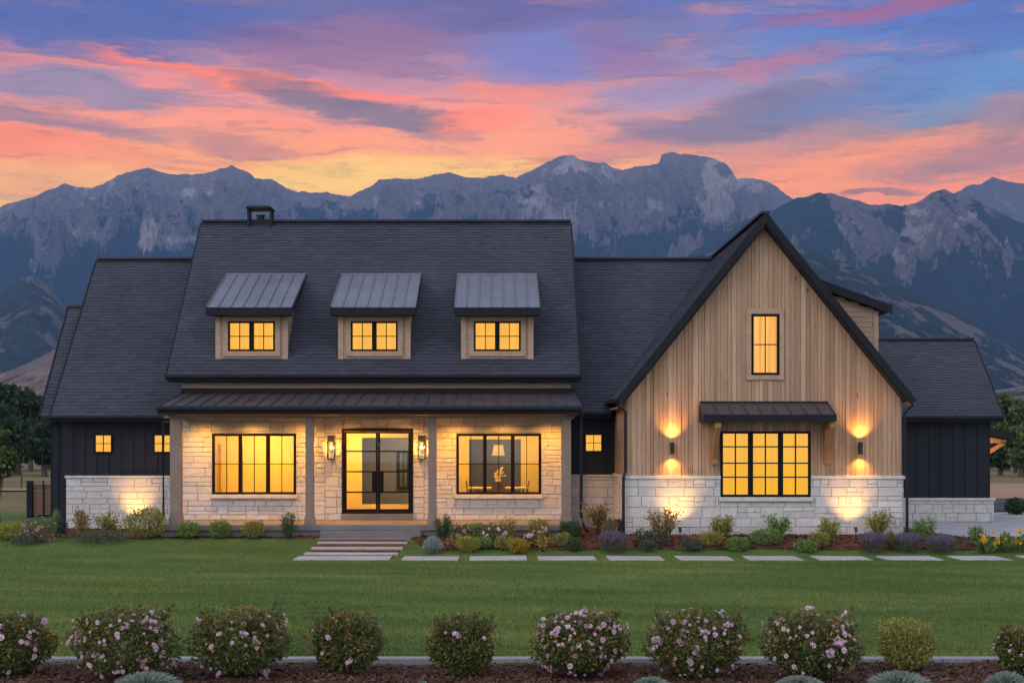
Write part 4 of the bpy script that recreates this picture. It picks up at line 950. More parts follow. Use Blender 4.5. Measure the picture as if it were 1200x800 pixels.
# side walls
fsl = wallpt((GX0, 0, 0), (0, 1, 0), (-1, 0, 0)); b = MB(); boards(b, fsl, dG, dC + .1, zcap, lambda s: gz_e - .05, rnd=random.Random(72)); b.box(GX0 + .01, GX0 + .15, dG + .151, 52, .2, gz_e + .1, 1); b.build('gable_side_wall', [M['wood'], M['trim']], house); b = MB(); b.box(GX1 - .15, GX1 - .01, dG + .151, 52, .2, gz_e + .1, 1)
fsr = wallpt((GX1, 0, 0), (0, 1, 0), (1, 0, 0)); boards(b, fsr, dG, 50.0, zcap, lambda s: gz_e - .05, rnd=random.Random(73))
b.build('gable_side_wall', [M['wood'], M['trim']], house)
st = MB(); ashlar(st, FRONT(dG - .06), GX0 - .05, GX1 + .06, .42, zst, [gbw, (gbw[0] - .06, gbw[1] + .06, gbw[2] - .13, gbw[2])], random.Random(74))
slab_wall(st, GX0 - .05, GX1 + .06, .1, zst, dG - .058, dG + .01, [gbw])
ashlar(st, wallpt((GX0 - .05, 0, 0), (0, 1, 0), (-1, 0, 0)), dG - .06, dC, .3, zst, (), random.Random(75)); st.box(GX0 - .048, GX0 + .01, dG + .011, dC, .1, zst, 1)
ashlar(st, wallpt((GX1 + .06, 0, 0), (0, 1, 0), (1, 0, 0)), dG - .06, 49.9, .3, zst, (), random.Random(76)); st.box(GX1 - .0, GX1 + .058, dG + .011, 49.9, .1, zst, 1)
gst = st.build('gable_stone_base', [M['stone'], M['mortar']], house)
c_ = MB(); h0, h1 = gbw[0], gbw[1]
c_.box(GX0 - .11, h0 - .001, dG - .13, dG - .001, zst + .002, zcap); c_.box(GX0 - .11, GX0 - .03, dG, dC, zst + .002, zcap); c_.build('stone_cap', M['cap'], gst, bevel=.008); c_ = MB(); c_.box(h1 + .001, GX1 + .12, dG - .13, dG - .001, zst + .002, zcap); c_.box(GX1 + .03, GX1 + .12, dG, 49.9, zst + .002, zcap)
c_.build('stone_cap', M['cap'], gst, bevel=.008)
c_ = MB(); c_.box(GX0 - .05, GX1 + .06, dG - .10, dG - .061, .2, .45); c_.build('footing', M['porch'], gst)
# gable roof
rf = MB(); back = 52.4
shingle_plane(rf, (gxc - ghw, back, gz_e), (gxc - ghw, dR, gz_e), (gxc, dR, gz_pk), (gxc, back, gz_pk), rnd=random.Random(81), th=.24)
shingle_plane(rf, (gxc + ghw, dR, gz_e), (gxc + ghw, back, gz_e), (gxc + .001, back, gz_pk), (gxc + .001, dR, gz_pk), rnd=random.Random(82), th=.24)
rf.beam((gxc, dR, gz_pk + .03), (gxc, back, gz_pk + .03), .26, .07)
gro = rf.build('gable_roof', [M['shingle'], M['fascia']], house)
rk = MB(); nl = math.hypot(1, gsl); tv = .34
for s_ in (-1, 1):
    xe = gxc + s_ * ghw
    rk.prism([(gxc, dR - .045, gz_pk + .03), (xe, dR - .045, gz_e + .03), (xe, dR - .045, gz_e + .03 - tv), (gxc, dR - .045, gz_pk + .03 - tv)], (0, .04, 0))
rk.build('rake_board', M['fascia'], gro, bevel=.004)
sf = MB()
for s_ in (-1, 1):
    xe = gxc + s_ * (ghw - .06); zz = .40
    sf.prism([(gxc, dR + .01, gz_pk - zz + .1), (xe, dR + .01, gz_e - zz + .1 + .06 * gsl), (xe, dR + .01, gz_e - zz + .06 * gsl + .06), (gxc, dR + .01, gz_pk - zz + .06)], (0, dG - dR - .03, 0))
sf.build('soffit', M['cedar'], gro)
gutter((gxc - ghw - .05, dR + .02, gz_e - .07), (gxc - ghw - .05, 44.3, gz_e - .07)); gutter((gxc + ghw + .05, dR + .02, gz_e - .07), (gxc + ghw + .05, 49.6, gz_e - .07))
so = MB(); so.box(gxc - ghw + .03, GX0, dG + .16, 44.0, gz_e - .30, gz_e - .26); so.box(GX1, gxc + ghw - .03, dG + .16, 49.9, gz_e - .30, gz_e - .26); so.build('eave_soffit', M['cedar'], gro)
downspout([(gxc - ghw - .02, dG - .12, gz_e - .1), (gxc - ghw + .04, dG - .14, gz_e - .28), (GX0 - .07, dG - .17, gz_e - .42), (GX0 - .07, dG - .17, zcap + .15), (GX0 - .13, dG - .20, zcap - .05), (GX0 - .13, dG - .20, .45)])
downspout([(gxc + ghw + .02, dG - .10, gz_e - .12), (gxc + ghw - .0, dG - .12, gz_e - .30), (GX1 + .08, dG - .14, gz_e - .48), (GX1 + .08, dG - .14, zcap + .15), (GX1 + .15, dG - .17, zcap - .05), (GX1 + .15, dG - .17, .4)])
window(*gaw, dG - .02, 1, 2, [0, .5, 1], fw=.075, mw=.03, pane='lit_curtain', trim=('trim', .14), name='attic_window')
window(*gbw, dG - .02, 3, 2, [0, .285, .515, .785, 1], fw=.075, mull=.15, mw=.038, pane='lit', sill='cap', name='gable_window')
# awning over the gable window
ax0, ax1 = WX(824, 39.6), WX(979.5, 39.6); az0_, az1_ = WZ(485.5, 39.55), WZ(472, dG)
aw = MB(); seam_roof(aw, (ax0, 39.55, az0_), (ax1, 39.55, az0_), (ax1 - .02, dG - .05, az1_), (ax0 + .02, dG - .05, az1_), 9)
awo = aw.build('awning', M['seamdark'], house)
fa = MB(); fa.box(ax0, ax1, 39.51, 39.55, az0_ - .20, az0_ - .01); fa.box(ax0 + .02, ax1 - .02, 39.56, dG - .05, az0_ - .19, az0_ - .15)
for x in (ax0 + .015, ax1 - .015): fa.prism([(x - .015, 39.555, az0_ - .2), (x - .015, 39.555, az0_ - .06), (x - .015, dG - .05, az1_ - .07), (x - .015, dG - .05, az0_ - .2)], (.03, 0, 0))
fa.box(ax0 + .02, ax1 - .02, dG - .07, dG - .04, az1_ - .03, az1_ + .05)
fa.build('fascia', M['fascia'], awo)
zbk = az0_ - .21
for x in (WX(836, dG), WX(968, dG)):
    k = MB(); k.box(x - .09, x + .09, dG - .20, dG - .045, zbk - .02 - 1.22, zbk - .02); k.beam((x, dG - .14, zbk - 1.05), (x, 39.68, zbk - .14), .15, .16); k.box(x - .085, x + .085, 39.6, dG - .21, zbk - .17, zbk - .01)
    k.build('awning_bracket', M['cedar'], awo, bevel=.01)
hb = MB(); hb.box(WX(832, dG), WX(972, dG), dG - .30, dG - .05, zbk + .0, zbk + .055); hb.box(ax0 + .05, ax1 - .05, 39.62, 39.74, zbk - .0, zbk + .05); hb.build('awning_rail', M['cedar'], awo)
# up-and-down wall lights
def sconce(px):
    x = WX(px, dG); z0, z1 = WZ(532.5, dG), WZ(517.5, dG)
    s = MB(); s.tube([(x, dG - .14, z0), (x, dG - .14, z1)], .062, 16); s.box(x - .05, x + .05, dG - .09, dG - .035, (z0 + z1) / 2 - .09, (z0 + z1) / 2 + .09)
    o = s.build('wall_light', M['black'], house)
    l = MB(); l.tube([(x, dG - .14, z1 + .001), (x, dG - .14, z1 + .004)], .05, 14); l.tube([(x, dG - .14, z0 - .004), (x, dG - .14, z0 - .001)], .05, 14); l.build('lens', M['lampbulb'], o)
    for z, s_, e in ((z1 + .02, 1, 150), (z0 - .02, -1, 90)):
        lamp('SPOT', 'wall_light_beam', (x, dG - .20, z), e, (1, .44, .065), spot_size=R(112), spot_blend=.9, shadow_soft_size=.04, aim=(x, dG - .06, z + s_ * 1.0))
sconce(787); sconce(1007)
# shed dormer on the far slope of the gable roof
sd0, sx1 = 42.0, WX(1028.5, 42.0); zl = lambda x: WZ(332, 41.7) + (WX(972, 41.7) - x) * .36
b = MB(); f = FRONT(sd0); bot = lambda x: gz_pk - (x - gxc) * gsl
z = 5.3
def lim(zm):
    xa = gxc + (gz_pk - zm) / gsl - .1; xb = min(sx1, WX(972, 41.7) + (WZ(332, 41.7) - .25 - zm) / .36)
    return (xa, xb)
lap(b, f, 0, 0, 5.35, 8.2, lim=lim)
b.prism([(9.3, sd0 + .002, bot(9.3) - .1), (sx1 - .01, sd0 + .002, bot(sx1) - .1), (sx1 - .01, sd0 + .002, zl(sx1) - .25), (9.3, sd0 + .002, zl(9.3) - .3)], (0, .12, 0), 1)
b.box(sx1 - .13, sx1 - .01, sd0 + .13, 47, bot(sx1) - .1, zl(sx1) - .25, 1)
sdo = b.build('shed_dormer', [M['siding'], M['trim']], house)
c_ = MB(); c_.box(sx1 - .13, sx1 + .012, sd0 - .04, sd0 + .0, bot(sx1) - .1, zl(sx1) - .27); c_.build('corner_board', M['trim'], sdo)
r_ = MB(); xe = WX(1046, 41.7); xi = 9.1
shingle_plane(r_, (xe, 41.75, zl(xe)), (xe, 47.4, zl(xe)), (xi, 47.4, zl(xi)), (xi, 41.75, zl(xi)), rnd=random.Random(91), th=.2); r_.build('shed_roof', [M['shingle'], M['fascia']], sdo)
c_ = MB(); c_.prism([(xi, 41.70, zl(xi) + .02), (xe, 41.70, zl(xe) + .02), (xe, 41.70, zl(xe) - .24), (xi, 41.70, zl(xi) - .24)], (0, .04, 0)); c_.build('fascia', M['fascia'], sdo)

# ------------------------------------------------------------------ garage wing
dA = 50.0; a_e, a_z = 49.5, WZ(487, 49.5); a_r, a_rz = 52.6, WZ(398, 52.6)
rf = MB(); shingle_plane(rf, (11.5, a_e, a_z), (18.42, a_e, a_z), (18.42, a_r, a_rz), (11.5, a_r, a_rz), rnd=random.Random(101)); shingle_plane(rf, (18.42, 55.7, a_z), (11.5, 55.7, a_z), (11.5, a_r + .001, a_rz), (18.42, a_r + .001, a_rz), rnd=random.Random(102))
rf.beam((11.5, a_r, a_rz + .03), (18.42, a_r, a_rz + .03), .26, .07); aro = rf.build('garage_roof', [M['shingle'], M['fascia']], house)
fa = MB(); fa.box(12.3, 18.42, a_e - .03, a_e - .004, a_z - .2, a_z); fa.beam((18.45, a_e, a_z - .1), (18.45, a_r, a_rz - .1), .05, .2); fa.box(12.3, 18.4, a_e + .02, dA - .03, a_z - .24, a_z - .2); fa.build('fascia', M['fascia'], aro)
gutter((12.4, a_e - .08, a_z - .06), (18.45, a_e - .08, a_z - .06))
ax_ = WX(1160, dA); b = MB(); batten_wall(b, FRONT(dA), GX1 - .1, ax_, WZ(583, dA), lambda s: a_z + .05, sp=.43); b.box(GX1, ax_ - .02, dA + .03, dA + .2, .9, a_z + .3)
b.prism([(ax_ - .13, dA + .21, .2), (ax_ - .13, 55.3, .2), (ax_ - .13, 55.3, 4.0), (ax_ - .13, 52.6, a_rz - .3), (ax_ - .13, dA + .21, 4.4)], (.12, 0, 0)); b.box(GX1, ax_ - .14, 55.1, 55.3, .2, 4.0); b.build('garage_board_wall', M['dark'], house)
st = MB(); ax2 = WX(1164, dA); ashlar(st, FRONT(dA - .08), GX1 + .07, ax2, WZ(611, dA), WZ(586, dA), (), random.Random(103)); st.box(GX1 + .06, ax2 - .01, dA - .078, dA + .02, .2, WZ(586, dA), 1)
ast = st.build('garage_stone_base', [M['stone'], M['mortar']], house)
c_ = MB(); c_.box(GX1 + .06, ax2 + .04, dA - .15, dA + .0, WZ(586, dA) + .002, WZ(583, dA)); c_.build('stone_cap', M['cap'], ast, bevel=.008)
# covered side entry beyond the garage: sloping roof on a braced cedar bracket
yk = 53.2; r_ = MB(); p0 = (ax_ - .5, yk - .8, WZ(491, 52.4)); p1 = (WX(1189, 52.4), yk - .8, WZ(508.5, 52.4))
shingle_plane(r_, p1, (p1[0], yk + 1.4, p1[2]), (p0[0], yk + 1.4, p0[2]), p0, rnd=random.Random(104), th=.22); sro = r_.build('side_entry_roof', [M['shingle'], M['fascia']], house)
k = MB(); k.prism([(ax_ + .01, yk - .62, WZ(507, 52.5)), (WX(1181, 52.5), yk - .62, WZ(516, 52.5)), (WX(1178, 52.5), yk - .62, WZ(519, 52.5)), (ax_ + .01, yk - .62, WZ(519, 52.5))], (0, .12, 0)); k.beam((WX(1176, 52.6), yk - .55, WZ(519, 52.6)), (ax_ + .08, yk - .55, WZ(545, 52.6)), .14, .16)
k.build('entry_bracket', M['cedar'], sro)
lamp('POINT', 'side_entry_glow', (WX(1167, 52), 52.0, WZ(523, 52)), 14, (1, .5, .14), shadow_soft_size=.06)

# ------------------------------------------------------------------ plants
def ground_d(py):                          # depth at which the ground shows at this height of the photo
    d = np.linspace(18, 58, 4001); return d
def on_ground(px, py):
    d = np.linspace(17, 56, 3901); x_ = WX(px, d)
    lim_ = np.where((x_ > -9.95) & (x_ < 2.5), 40.38, np.where((x_ >= 2.5) & (x_ < 3.75), 43.6, np.where((x_ >= 3.75) & (x_ < 12.3), 40.15, np.where(x_ < -9.9, 44.1, 99)))); d = d[d < lim_]; z = gz(WX(px, d), d); y = VY + (H - z) * F / d
    k = int(np.argmin(np.abs(y - py))); return WX(px, d[k]), d[k], z[k]
LEAF = {
 'green': leaf_mat('green_leaf', [(0.095, 0.174, 0.044), (0.158, 0.270, 0.064), (0.239, 0.366, 0.082), (0.127, 0.217, 0.058)]),
 'olive': leaf_mat('olive_leaf', [(0.172, 0.201, 0.046), (0.271, 0.285, 0.063), (0.373, 0.343, 0.079), (0.215, 0.228, 0.057)]),
 'dark': leaf_mat('dark_green_leaf', [(0.037, 0.081, 0.030), (0.061, 0.117, 0.043), (0.094, 0.154, 0.051), (0.051, 0.098, 0.037)]),
 'lime': leaf_mat('yellow_green_leaf', [(0.220, 0.269, 0.029), (0.318, 0.336, 0.041), (0.403, 0.388, 0.049), (0.253, 0.287, 0.034)]),
 'gold': leaf_mat('golden_leaf', [(0.334, 0.273, 0.031), (0.455, 0.349, 0.043), (0.395, 0.288, 0.033), (0.273, 0.243, 0.031)]),
 'rust': leaf_mat('russet_leaf', [(0.177, 0.189, 0.045), (0.405, 0.216, 0.061), (0.127, 0.152, 0.042), (0.506, 0.253, 0.076)]),
 'rose': leaf_mat('rose_leaf', [(0.062, 0.105, 0.035), (0.105, 0.152, 0.043), (0.158, 0.179, 0.050), (0.224, 0.158, 0.057)]),
 'silver': leaf_mat('silver_leaf', [(0.253, 0.322, 0.299), (0.345, 0.414, 0.391), (0.437, 0.506, 0.483), (0.287, 0.356, 0.345)], .7),
 'sage': leaf_mat('grey_green_leaf', [(.20, .26, .22), (.26, .33, .28), (.32, .39, .34), (.22, .28, .24)], .7),
 'greyolive': leaf_mat('grey_olive_leaf', [(0.083, 0.098, 0.060), (0.120, 0.138, 0.087), (0.150, 0.165, 0.105)], .7),
 'lavleaf': leaf_mat('lavender_leaf', [(0.065, 0.088, 0.060), (0.098, 0.124, 0.086), (0.130, 0.156, 0.111)], .7),
 'straw': leaf_mat('straw_blade', [(.20, .14, .075), (.28, .20, .11), (.16, .12, .06)], .8),
 'plum': leaf_mat('plum_leaf', [(0.058, 0.029, 0.031), (0.098, 0.042, 0.044), (0.072, 0.052, 0.033)]),
 'blueleaf': leaf_mat('blue_leaf', [(.02, .035, .075), (.035, .055, .12), (.03, .05, .06)]),
 'lav': leaf_mat('lavender_flower', [(.15, .13, .20), (.20, .175, .26), (.12, .11, .155), (.24, .21, .30)], .8),
 'pink': leaf_mat('pink_petal', [(.72, .44, .60), (.82, .62, .74), (.88, .76, .84), (.68, .36, .52)], .7),
 'palepink': leaf_mat('dusty_pink_petal', [(.58, .30, .38), (.68, .42, .48), (.48, .24, .32)], .7),
 'yellow': leaf_mat('yellow_petal', [(.75, .42, .03), (.85, .55, .06), (.80, .33, .03)], .7),
 'tree': leaf_mat('tree_leaf', [(0.018, 0.037, 0.015), (0.027, 0.055, 0.020), (0.045, 0.075, 0.025), (0.022, 0.045, 0.018)]),
 'treeb': leaf_mat('light_tree_leaf', [(0.061, 0.103, 0.031), (0.095, 0.147, 0.041), (0.129, 0.182, 0.052), (0.078, 0.121, 0.034)]),
}
def unit(n): v = RNG.normal(0, 1, (n, 3)); return v / np.linalg.norm(v, axis=1, keepdims=True)
def leaves(P, size, up=.25, aspect=.55, outward=None):
    n = len(P); a = unit(n); 
    if outward is not None: a = a * .8 + outward * .7
    a[:, 2] += up; a /= np.linalg.norm(a, axis=1, keepdims=True)
    b = np.cross(a, unit(n)); b /= np.linalg.norm(b, axis=1, keepdims=True) + 1e-9; c = np.cross(a, b)
    s = (size * RNG.uniform(.6, 1.35, n))[:, None]
    tip = P + a * s; mid = P + a * s * .45
    V = np.stack([P, mid + b * s * aspect * .5 + c * s * .10, tip, mid - b * s * aspect * .5 + c * s * .10], 1)
    return V.reshape(-1, 3)
def quads(V): return np.arange(len(V)).reshape(-1, 4)
def shell(n, rx, ry, h, rough=.22, fill=.55, lumps=9, flat=.0):
    """points through a bush of half-widths rx, ry and height h, denser near its lumpy outside"""
    u = unit(n); r = RNG.uniform(fill, 1, n) ** .6
    L = unit(lumps); L[:, 2] = np.abs(L[:, 2]); k = np.clip((u @ L.T).max(1), 0, 1) ** 6
    r = r * (1 - rough + rough * 1.35 * k)
    P = u * r[:, None]; P[:, 2] = np.clip(P[:, 2] * .55 + .47, .01, 2)
    wd = 1.0 + .10 * np.clip(.45 - P[:, 2], 0, .3) / .3
    P[:, 0] *= rx * wd; P[:, 1] *= ry * wd; P[:, 2] *= h
    return P, u
def stems_mesh(name, o, tips, r0, mat_, base=(0, 0)):
    m = MB()
    for tp in tips:
        tp = Vector(tp); p0 = Vector((tp.x * .12 + base[0], tp.y * .12 + base[1], -.03)); mid = p0.lerp(tp, .5) + Vector((RNG.normal(0, .02), RNG.normal(0, .02), .02))
        m.tube([p0, mid, tp], [r0, r0 * .7, r0 * .35], 5)
    q_ = m.build(name, mat_); q_.parent = o; return q_
def child_leaves(name, o, V, mats): return np_mesh(name, V, quads(V), mats, parent=o, world=False)

def place(px, yb, w_px, h_px):
    x, d, z = on_ground(px, yb); s = d / F
    return x, d, z, w_px * s / 2, h_px * s
# blossom prototypes: two or three layers of cupped petals
def blossom_mesh(name, mat_, r, petals=7):
    V = []
    for ly in range(3):
        for k in range(petals):
            a = 2 * math.pi * (k + ly * .5) / petals; t_ = R(18 + ly * 27); rr = r * (1 - ly * .22); wd = rr * .62
            dx, dy = math.cos(a), math.sin(a); tipx = rr * math.cos(t_); tipz = rr * math.sin(t_)
            b = (-dy * wd / 2, dx * wd / 2)
            V += [(dx * r * .05, dy * r * .05, 0), (dx * tipx * .6 + b[0], dy * tipx * .6 + b[1], tipz * .45), (dx * tipx, dy * tipx, tipz), (dx * tipx * .6 - b[0], dy * tipx * .6 - b[1], tipz * .45)]
    o = np_mesh(name, np.array(V), quads(np.array(V)), mat_); me = o.data; bpy.data.objects.remove(o); return me
BL_PINK = [blossom_mesh('blossom', LEAF['pink'], r, p) for r, p in ((.044, 7), (.036, 6), (.028, 5))]
BL_DUST = [blossom_mesh('blossom', LEAF['palepink'], r, p) for r, p in ((.035, 6), (.028, 5))]
BL_YEL = [blossom_mesh('blossom', LEAF['yellow'], .062, 6)]
def put_blossoms(o, pts, outs, protos):
    pts, outs = [np.array(p, float) for p in pts], [np.array(u, float) for u in outs]
    for i in range(1, len(pts)):
        if RNG.uniform() < .5: j = int(RNG.integers(i)); pts[i] = pts[j] + RNG.normal(0, .034, 3); outs[i] = outs[j] + RNG.normal(0, .4, 3)
    for p, u in zip(pts, outs):
        b = bpy.data.objects.new('blossom', protos[int(RNG.integers(len(protos)))]); C.objects.link(b); b.parent = o; b.location = tuple(p)
        v = Vector((u[0], u[1] , u[2] * .8 + .25)); b.rotation_euler = v.to_track_quat('Z', 'Y').to_euler(); k = RNG.uniform(.6, 1.2); b.scale = (k, k, k * RNG.uniform(.8, 1.6))

def shrub(px, yt, yb, w, kind, leaf, label, group, cat='shrub', name='shrub', n=1300, lsize=.06, **kw):
    x, d, z, rx, h = place(px, yb, w, yb - yt); ry = rx * .85; o = thing(name, label, cat, (x, d, z), group)
    if kind == 'round':
        P, u = shell(n, rx, ry, h, *((.26, .42, 14) if name == 'rose_bush' else (.27, .5))); V = leaves(P, lsize, .2, .6, u)
        tips = [(RNG.normal(0, rx * .4), RNG.normal(0, ry * .4), h * RNG.uniform(.5, .8)) for _ in range(7)]; stems_mesh('stem', o, tips, .012, M['bark'])
        # a few shoots break the outline
        k = int(n * (.24 if name == 'rose_bush' else .16)); a = RNG.uniform(0, 6.28, 26); ti = RNG.integers(0, 26, k); q_ = RNG.uniform(.65, 1.12 if name == 'rose_bush' else 1.06, k)
        S = np.stack([np.cos(a) * rx * .75, np.sin(a) * ry * .75, np.full(26, h) * RNG.uniform(.72, 1.0, 26)], 1)
        V = np.concatenate([V, leaves(S[ti] * q_[:, None] + RNG.normal(0, .012, (k, 3)), lsize, .6, .5)])
    elif kind == 'upright':
        m_ = 34; a = RNG.uniform(0, 6.28, m_); rr_ = RNG.uniform(.1, 1, m_) ** .7
        T = np.stack([np.cos(a) * rx * rr_, np.sin(a) * ry * rr_, h * (1.06 - .30 * rr_ ** 2) * RNG.uniform(.8, 1.05, m_)], 1)
        ti = RNG.integers(0, m_, n); q_ = RNG.uniform(.12, 1, n); B = T * np.array([.45, .45, 0]); P = B[ti] + (T - B)[ti] * q_[:, None] + RNG.normal(0, .028, (n, 3))
        V = leaves(P, lsize, .9, .5); stems_mesh('stem', o, T[:9], .012, M['bark'])
    elif kind == 'sparse':
        m_ = kw.get('m', 11); a = RNG.uniform(0, 6.28, m_); rr_ = RNG.uniform(.25, 1, m_)
        T = np.stack([np.cos(a) * rx * rr_, np.sin(a) * ry * rr_, h * RNG.uniform(.55, 1.0, m_)], 1)
        ti = RNG.integers(0, m_, n); q_ = RNG.uniform(.25, 1.02, n) ** .8; P = T[ti] * q_[:, None] + RNG.normal(0, .05, (n, 3)) * (.4 + q_[:, None])
        P[:, 2] = np.maximum(P[:, 2], .02); V = leaves(P, lsize, .35, .6); stems_mesh('stem', o, T, .011, M['bark'])
    elif kind == 'spiky':
        a = RNG.uniform(0, 6.28, n); t_ = RNG.uniform(.05, 1.25, n); L = RNG.uniform(.75, 1.05, n)
        T = np.stack([np.cos(a) * np.sin(t_) * rx * L, np.sin(a) * np.sin(t_) * ry * L, np.cos(t_) * h * L], 1)
        B = T * np.array([.25, .25, .05]) + RNG.normal(0, .02, (n, 3)) * np.array([1, 1, 0]); wv = np.cross(T, unit(n)); wv /= np.linalg.norm(wv, axis=1, keepdims=True) + 1e-9; wv *= lsize * .12
        mid = B + (T - B) * .6 + np.array([0, 0, .04])
        V = np.stack([B - wv * .5, mid - wv, T, mid + wv], 1).reshape(-1, 3)
    child_leaves('foliage', o, V, LEAF[leaf])
    return o, x, d, z, rx, ry, h
def lavender(px, yt, yb, w, label):
    x, d, z, rx, h = place(px, yb, w, yb - yt); ry = rx * .85; o = thing('lavender', label, 'lavender', (x, d, z), 'lavenders in the planting bed')
    P, u = shell(900, rx * .92, ry, h * .62, .15, .4); child_leaves('foliage', o, leaves(P, .07, .7, .25, u), LEAF['lavleaf'])
    n = 520; a = RNG.uniform(0, 6.28, n); t_ = np.sqrt(RNG.uniform(0, 1, n)) * 1.15
    T = np.stack([np.cos(a) * np.sin(t_) * rx, np.sin(a) * np.sin(t_) * ry, h * (.62 + .4 * np.cos(t_)) * RNG.uniform(.82, 1.05, n)], 1)
    D = T * np.array([.5, .5, .9]); D /= np.linalg.norm(D, axis=1, keepdims=True)
    V = []
    for k in range(3):
        P = T - D * (.02 + .045 * k) ; V.append(leaves(P + RNG.normal(0, .006, (n, 3)), .05, .6, .5, D))
    child_leaves('flower_spikes', o, np.concatenate(V), LEAF['lav'])
# front row of shrub roses
ROSES = [(12, 717, 792, 96, 26, 'rose', 'pink-flowered rose bush cut off by the picture edge on the gate side'), (147, 711, 796, 124, 34, 'rose', 'widest pink rose bush of the front row, with a grey-green tuft just before it'),
         (282, 713, 794, 108, 20, 'rose', 'russet-tipped rose bush between the widest bush and one in line with the entry steps'), (404, 718, 791, 90, 5, 'rose', 'rose bush with few pink flowers, in line with the entry steps'),
         (543, 721, 793, 82, 2, 'rose', 'small rose bush with scarcely any pink flowers, below the dining window'), (680, 716, 792, 112, 44, 'rose', 'rose bush with the most pale pink flowers, at the middle of the front row'),
         (817, 714, 795, 116, 28, 'rose', 'round rose bush with pink flowers, below the wall light left of the gable window'), (950, 716, 797, 118, 36, 'rose', 'rose bush with one tall bloom on top, below the gable window'),
         (1202, 735, 792, 70, 16, 'rose', 'rose bush cut off by the picture edge on the driveway side')]
for (px, yt, yb, w, nb, lf, lb) in ROSES:
    o, x, d, z, rx, ry, h = shrub(px, yt + 4, yb, w * RNG.uniform(.98, 1.10), 'round', lf, lb, 'shrub roses along the front kerb', 'rose bush', 'rose_bush', n=6600, lsize=.056)
    nb = int(nb * 4.0) + 2; P, u = shell(nb, rx * 1.02, ry, h * 1.05, .12, .93); P[:, 2] = np.where(RNG.uniform(0, 1, nb) < .5, np.maximum(P[:, 2], h * RNG.uniform(.55, .95, nb)), P[:, 2]); k = (u[:, 1] < .55) ; u[~k, 1] *= -1; P[~k, 1] *= -1
    put_blossoms(o, P, u, BL_PINK); P, u = shell(nb // 3 + 3, rx * 1.0, ry, h * 1.02, .12, .95); put_blossoms(o, P, u, BL_DUST)
    if 'tall bloom' in lb: put_blossoms(o, [(0, -.05, h * 1.10), (.02, -.06, h * 1.04)], [(0, -.5, 1), (0, -1, .6)], BL_PINK[:1])
    # russet young leaves at the top of the bush
    P, u = shell(1100, rx * 1.02, ry, h * 1.05, .25, .9); P = P[P[:, 2] > h * .5]; child_leaves('young_leaves', o, leaves(P, .045, .5, .6), LEAF['rust'])
shrub(1062, 727, 788, 78, 'round', 'olive', 'dense golden green bush without flowers in the front row', 'shrub roses along the front kerb', n=3600, lsize=.045)
for px, yt, w, lb in ((173, 786, 96, 'grey-green spiky tuft in front of the widest rose bush'), (763, 792, 54, 'grey-green spiky tuft below the round rose bush, its top just showing'), (938, 791, 70, 'grey-green spiky tuft in front of the rose bush with the tall bloom'),
                     (1054, 785, 92, 'grey-green spiky tuft in front of the golden green bush'), (1180, 786, 62, 'grey-green spiky tuft at the driveway-side end of the front bed'), (495, 798, 20, 'tiny grey-green tuft just showing at the bottom edge')):
    shrub(px, yt, 806 + w * .06, w, 'spiky', 'sage', lb, 'grey-green tufts in the front bed', 'tuft', 'sage_tuft', n=1500, lsize=.12)
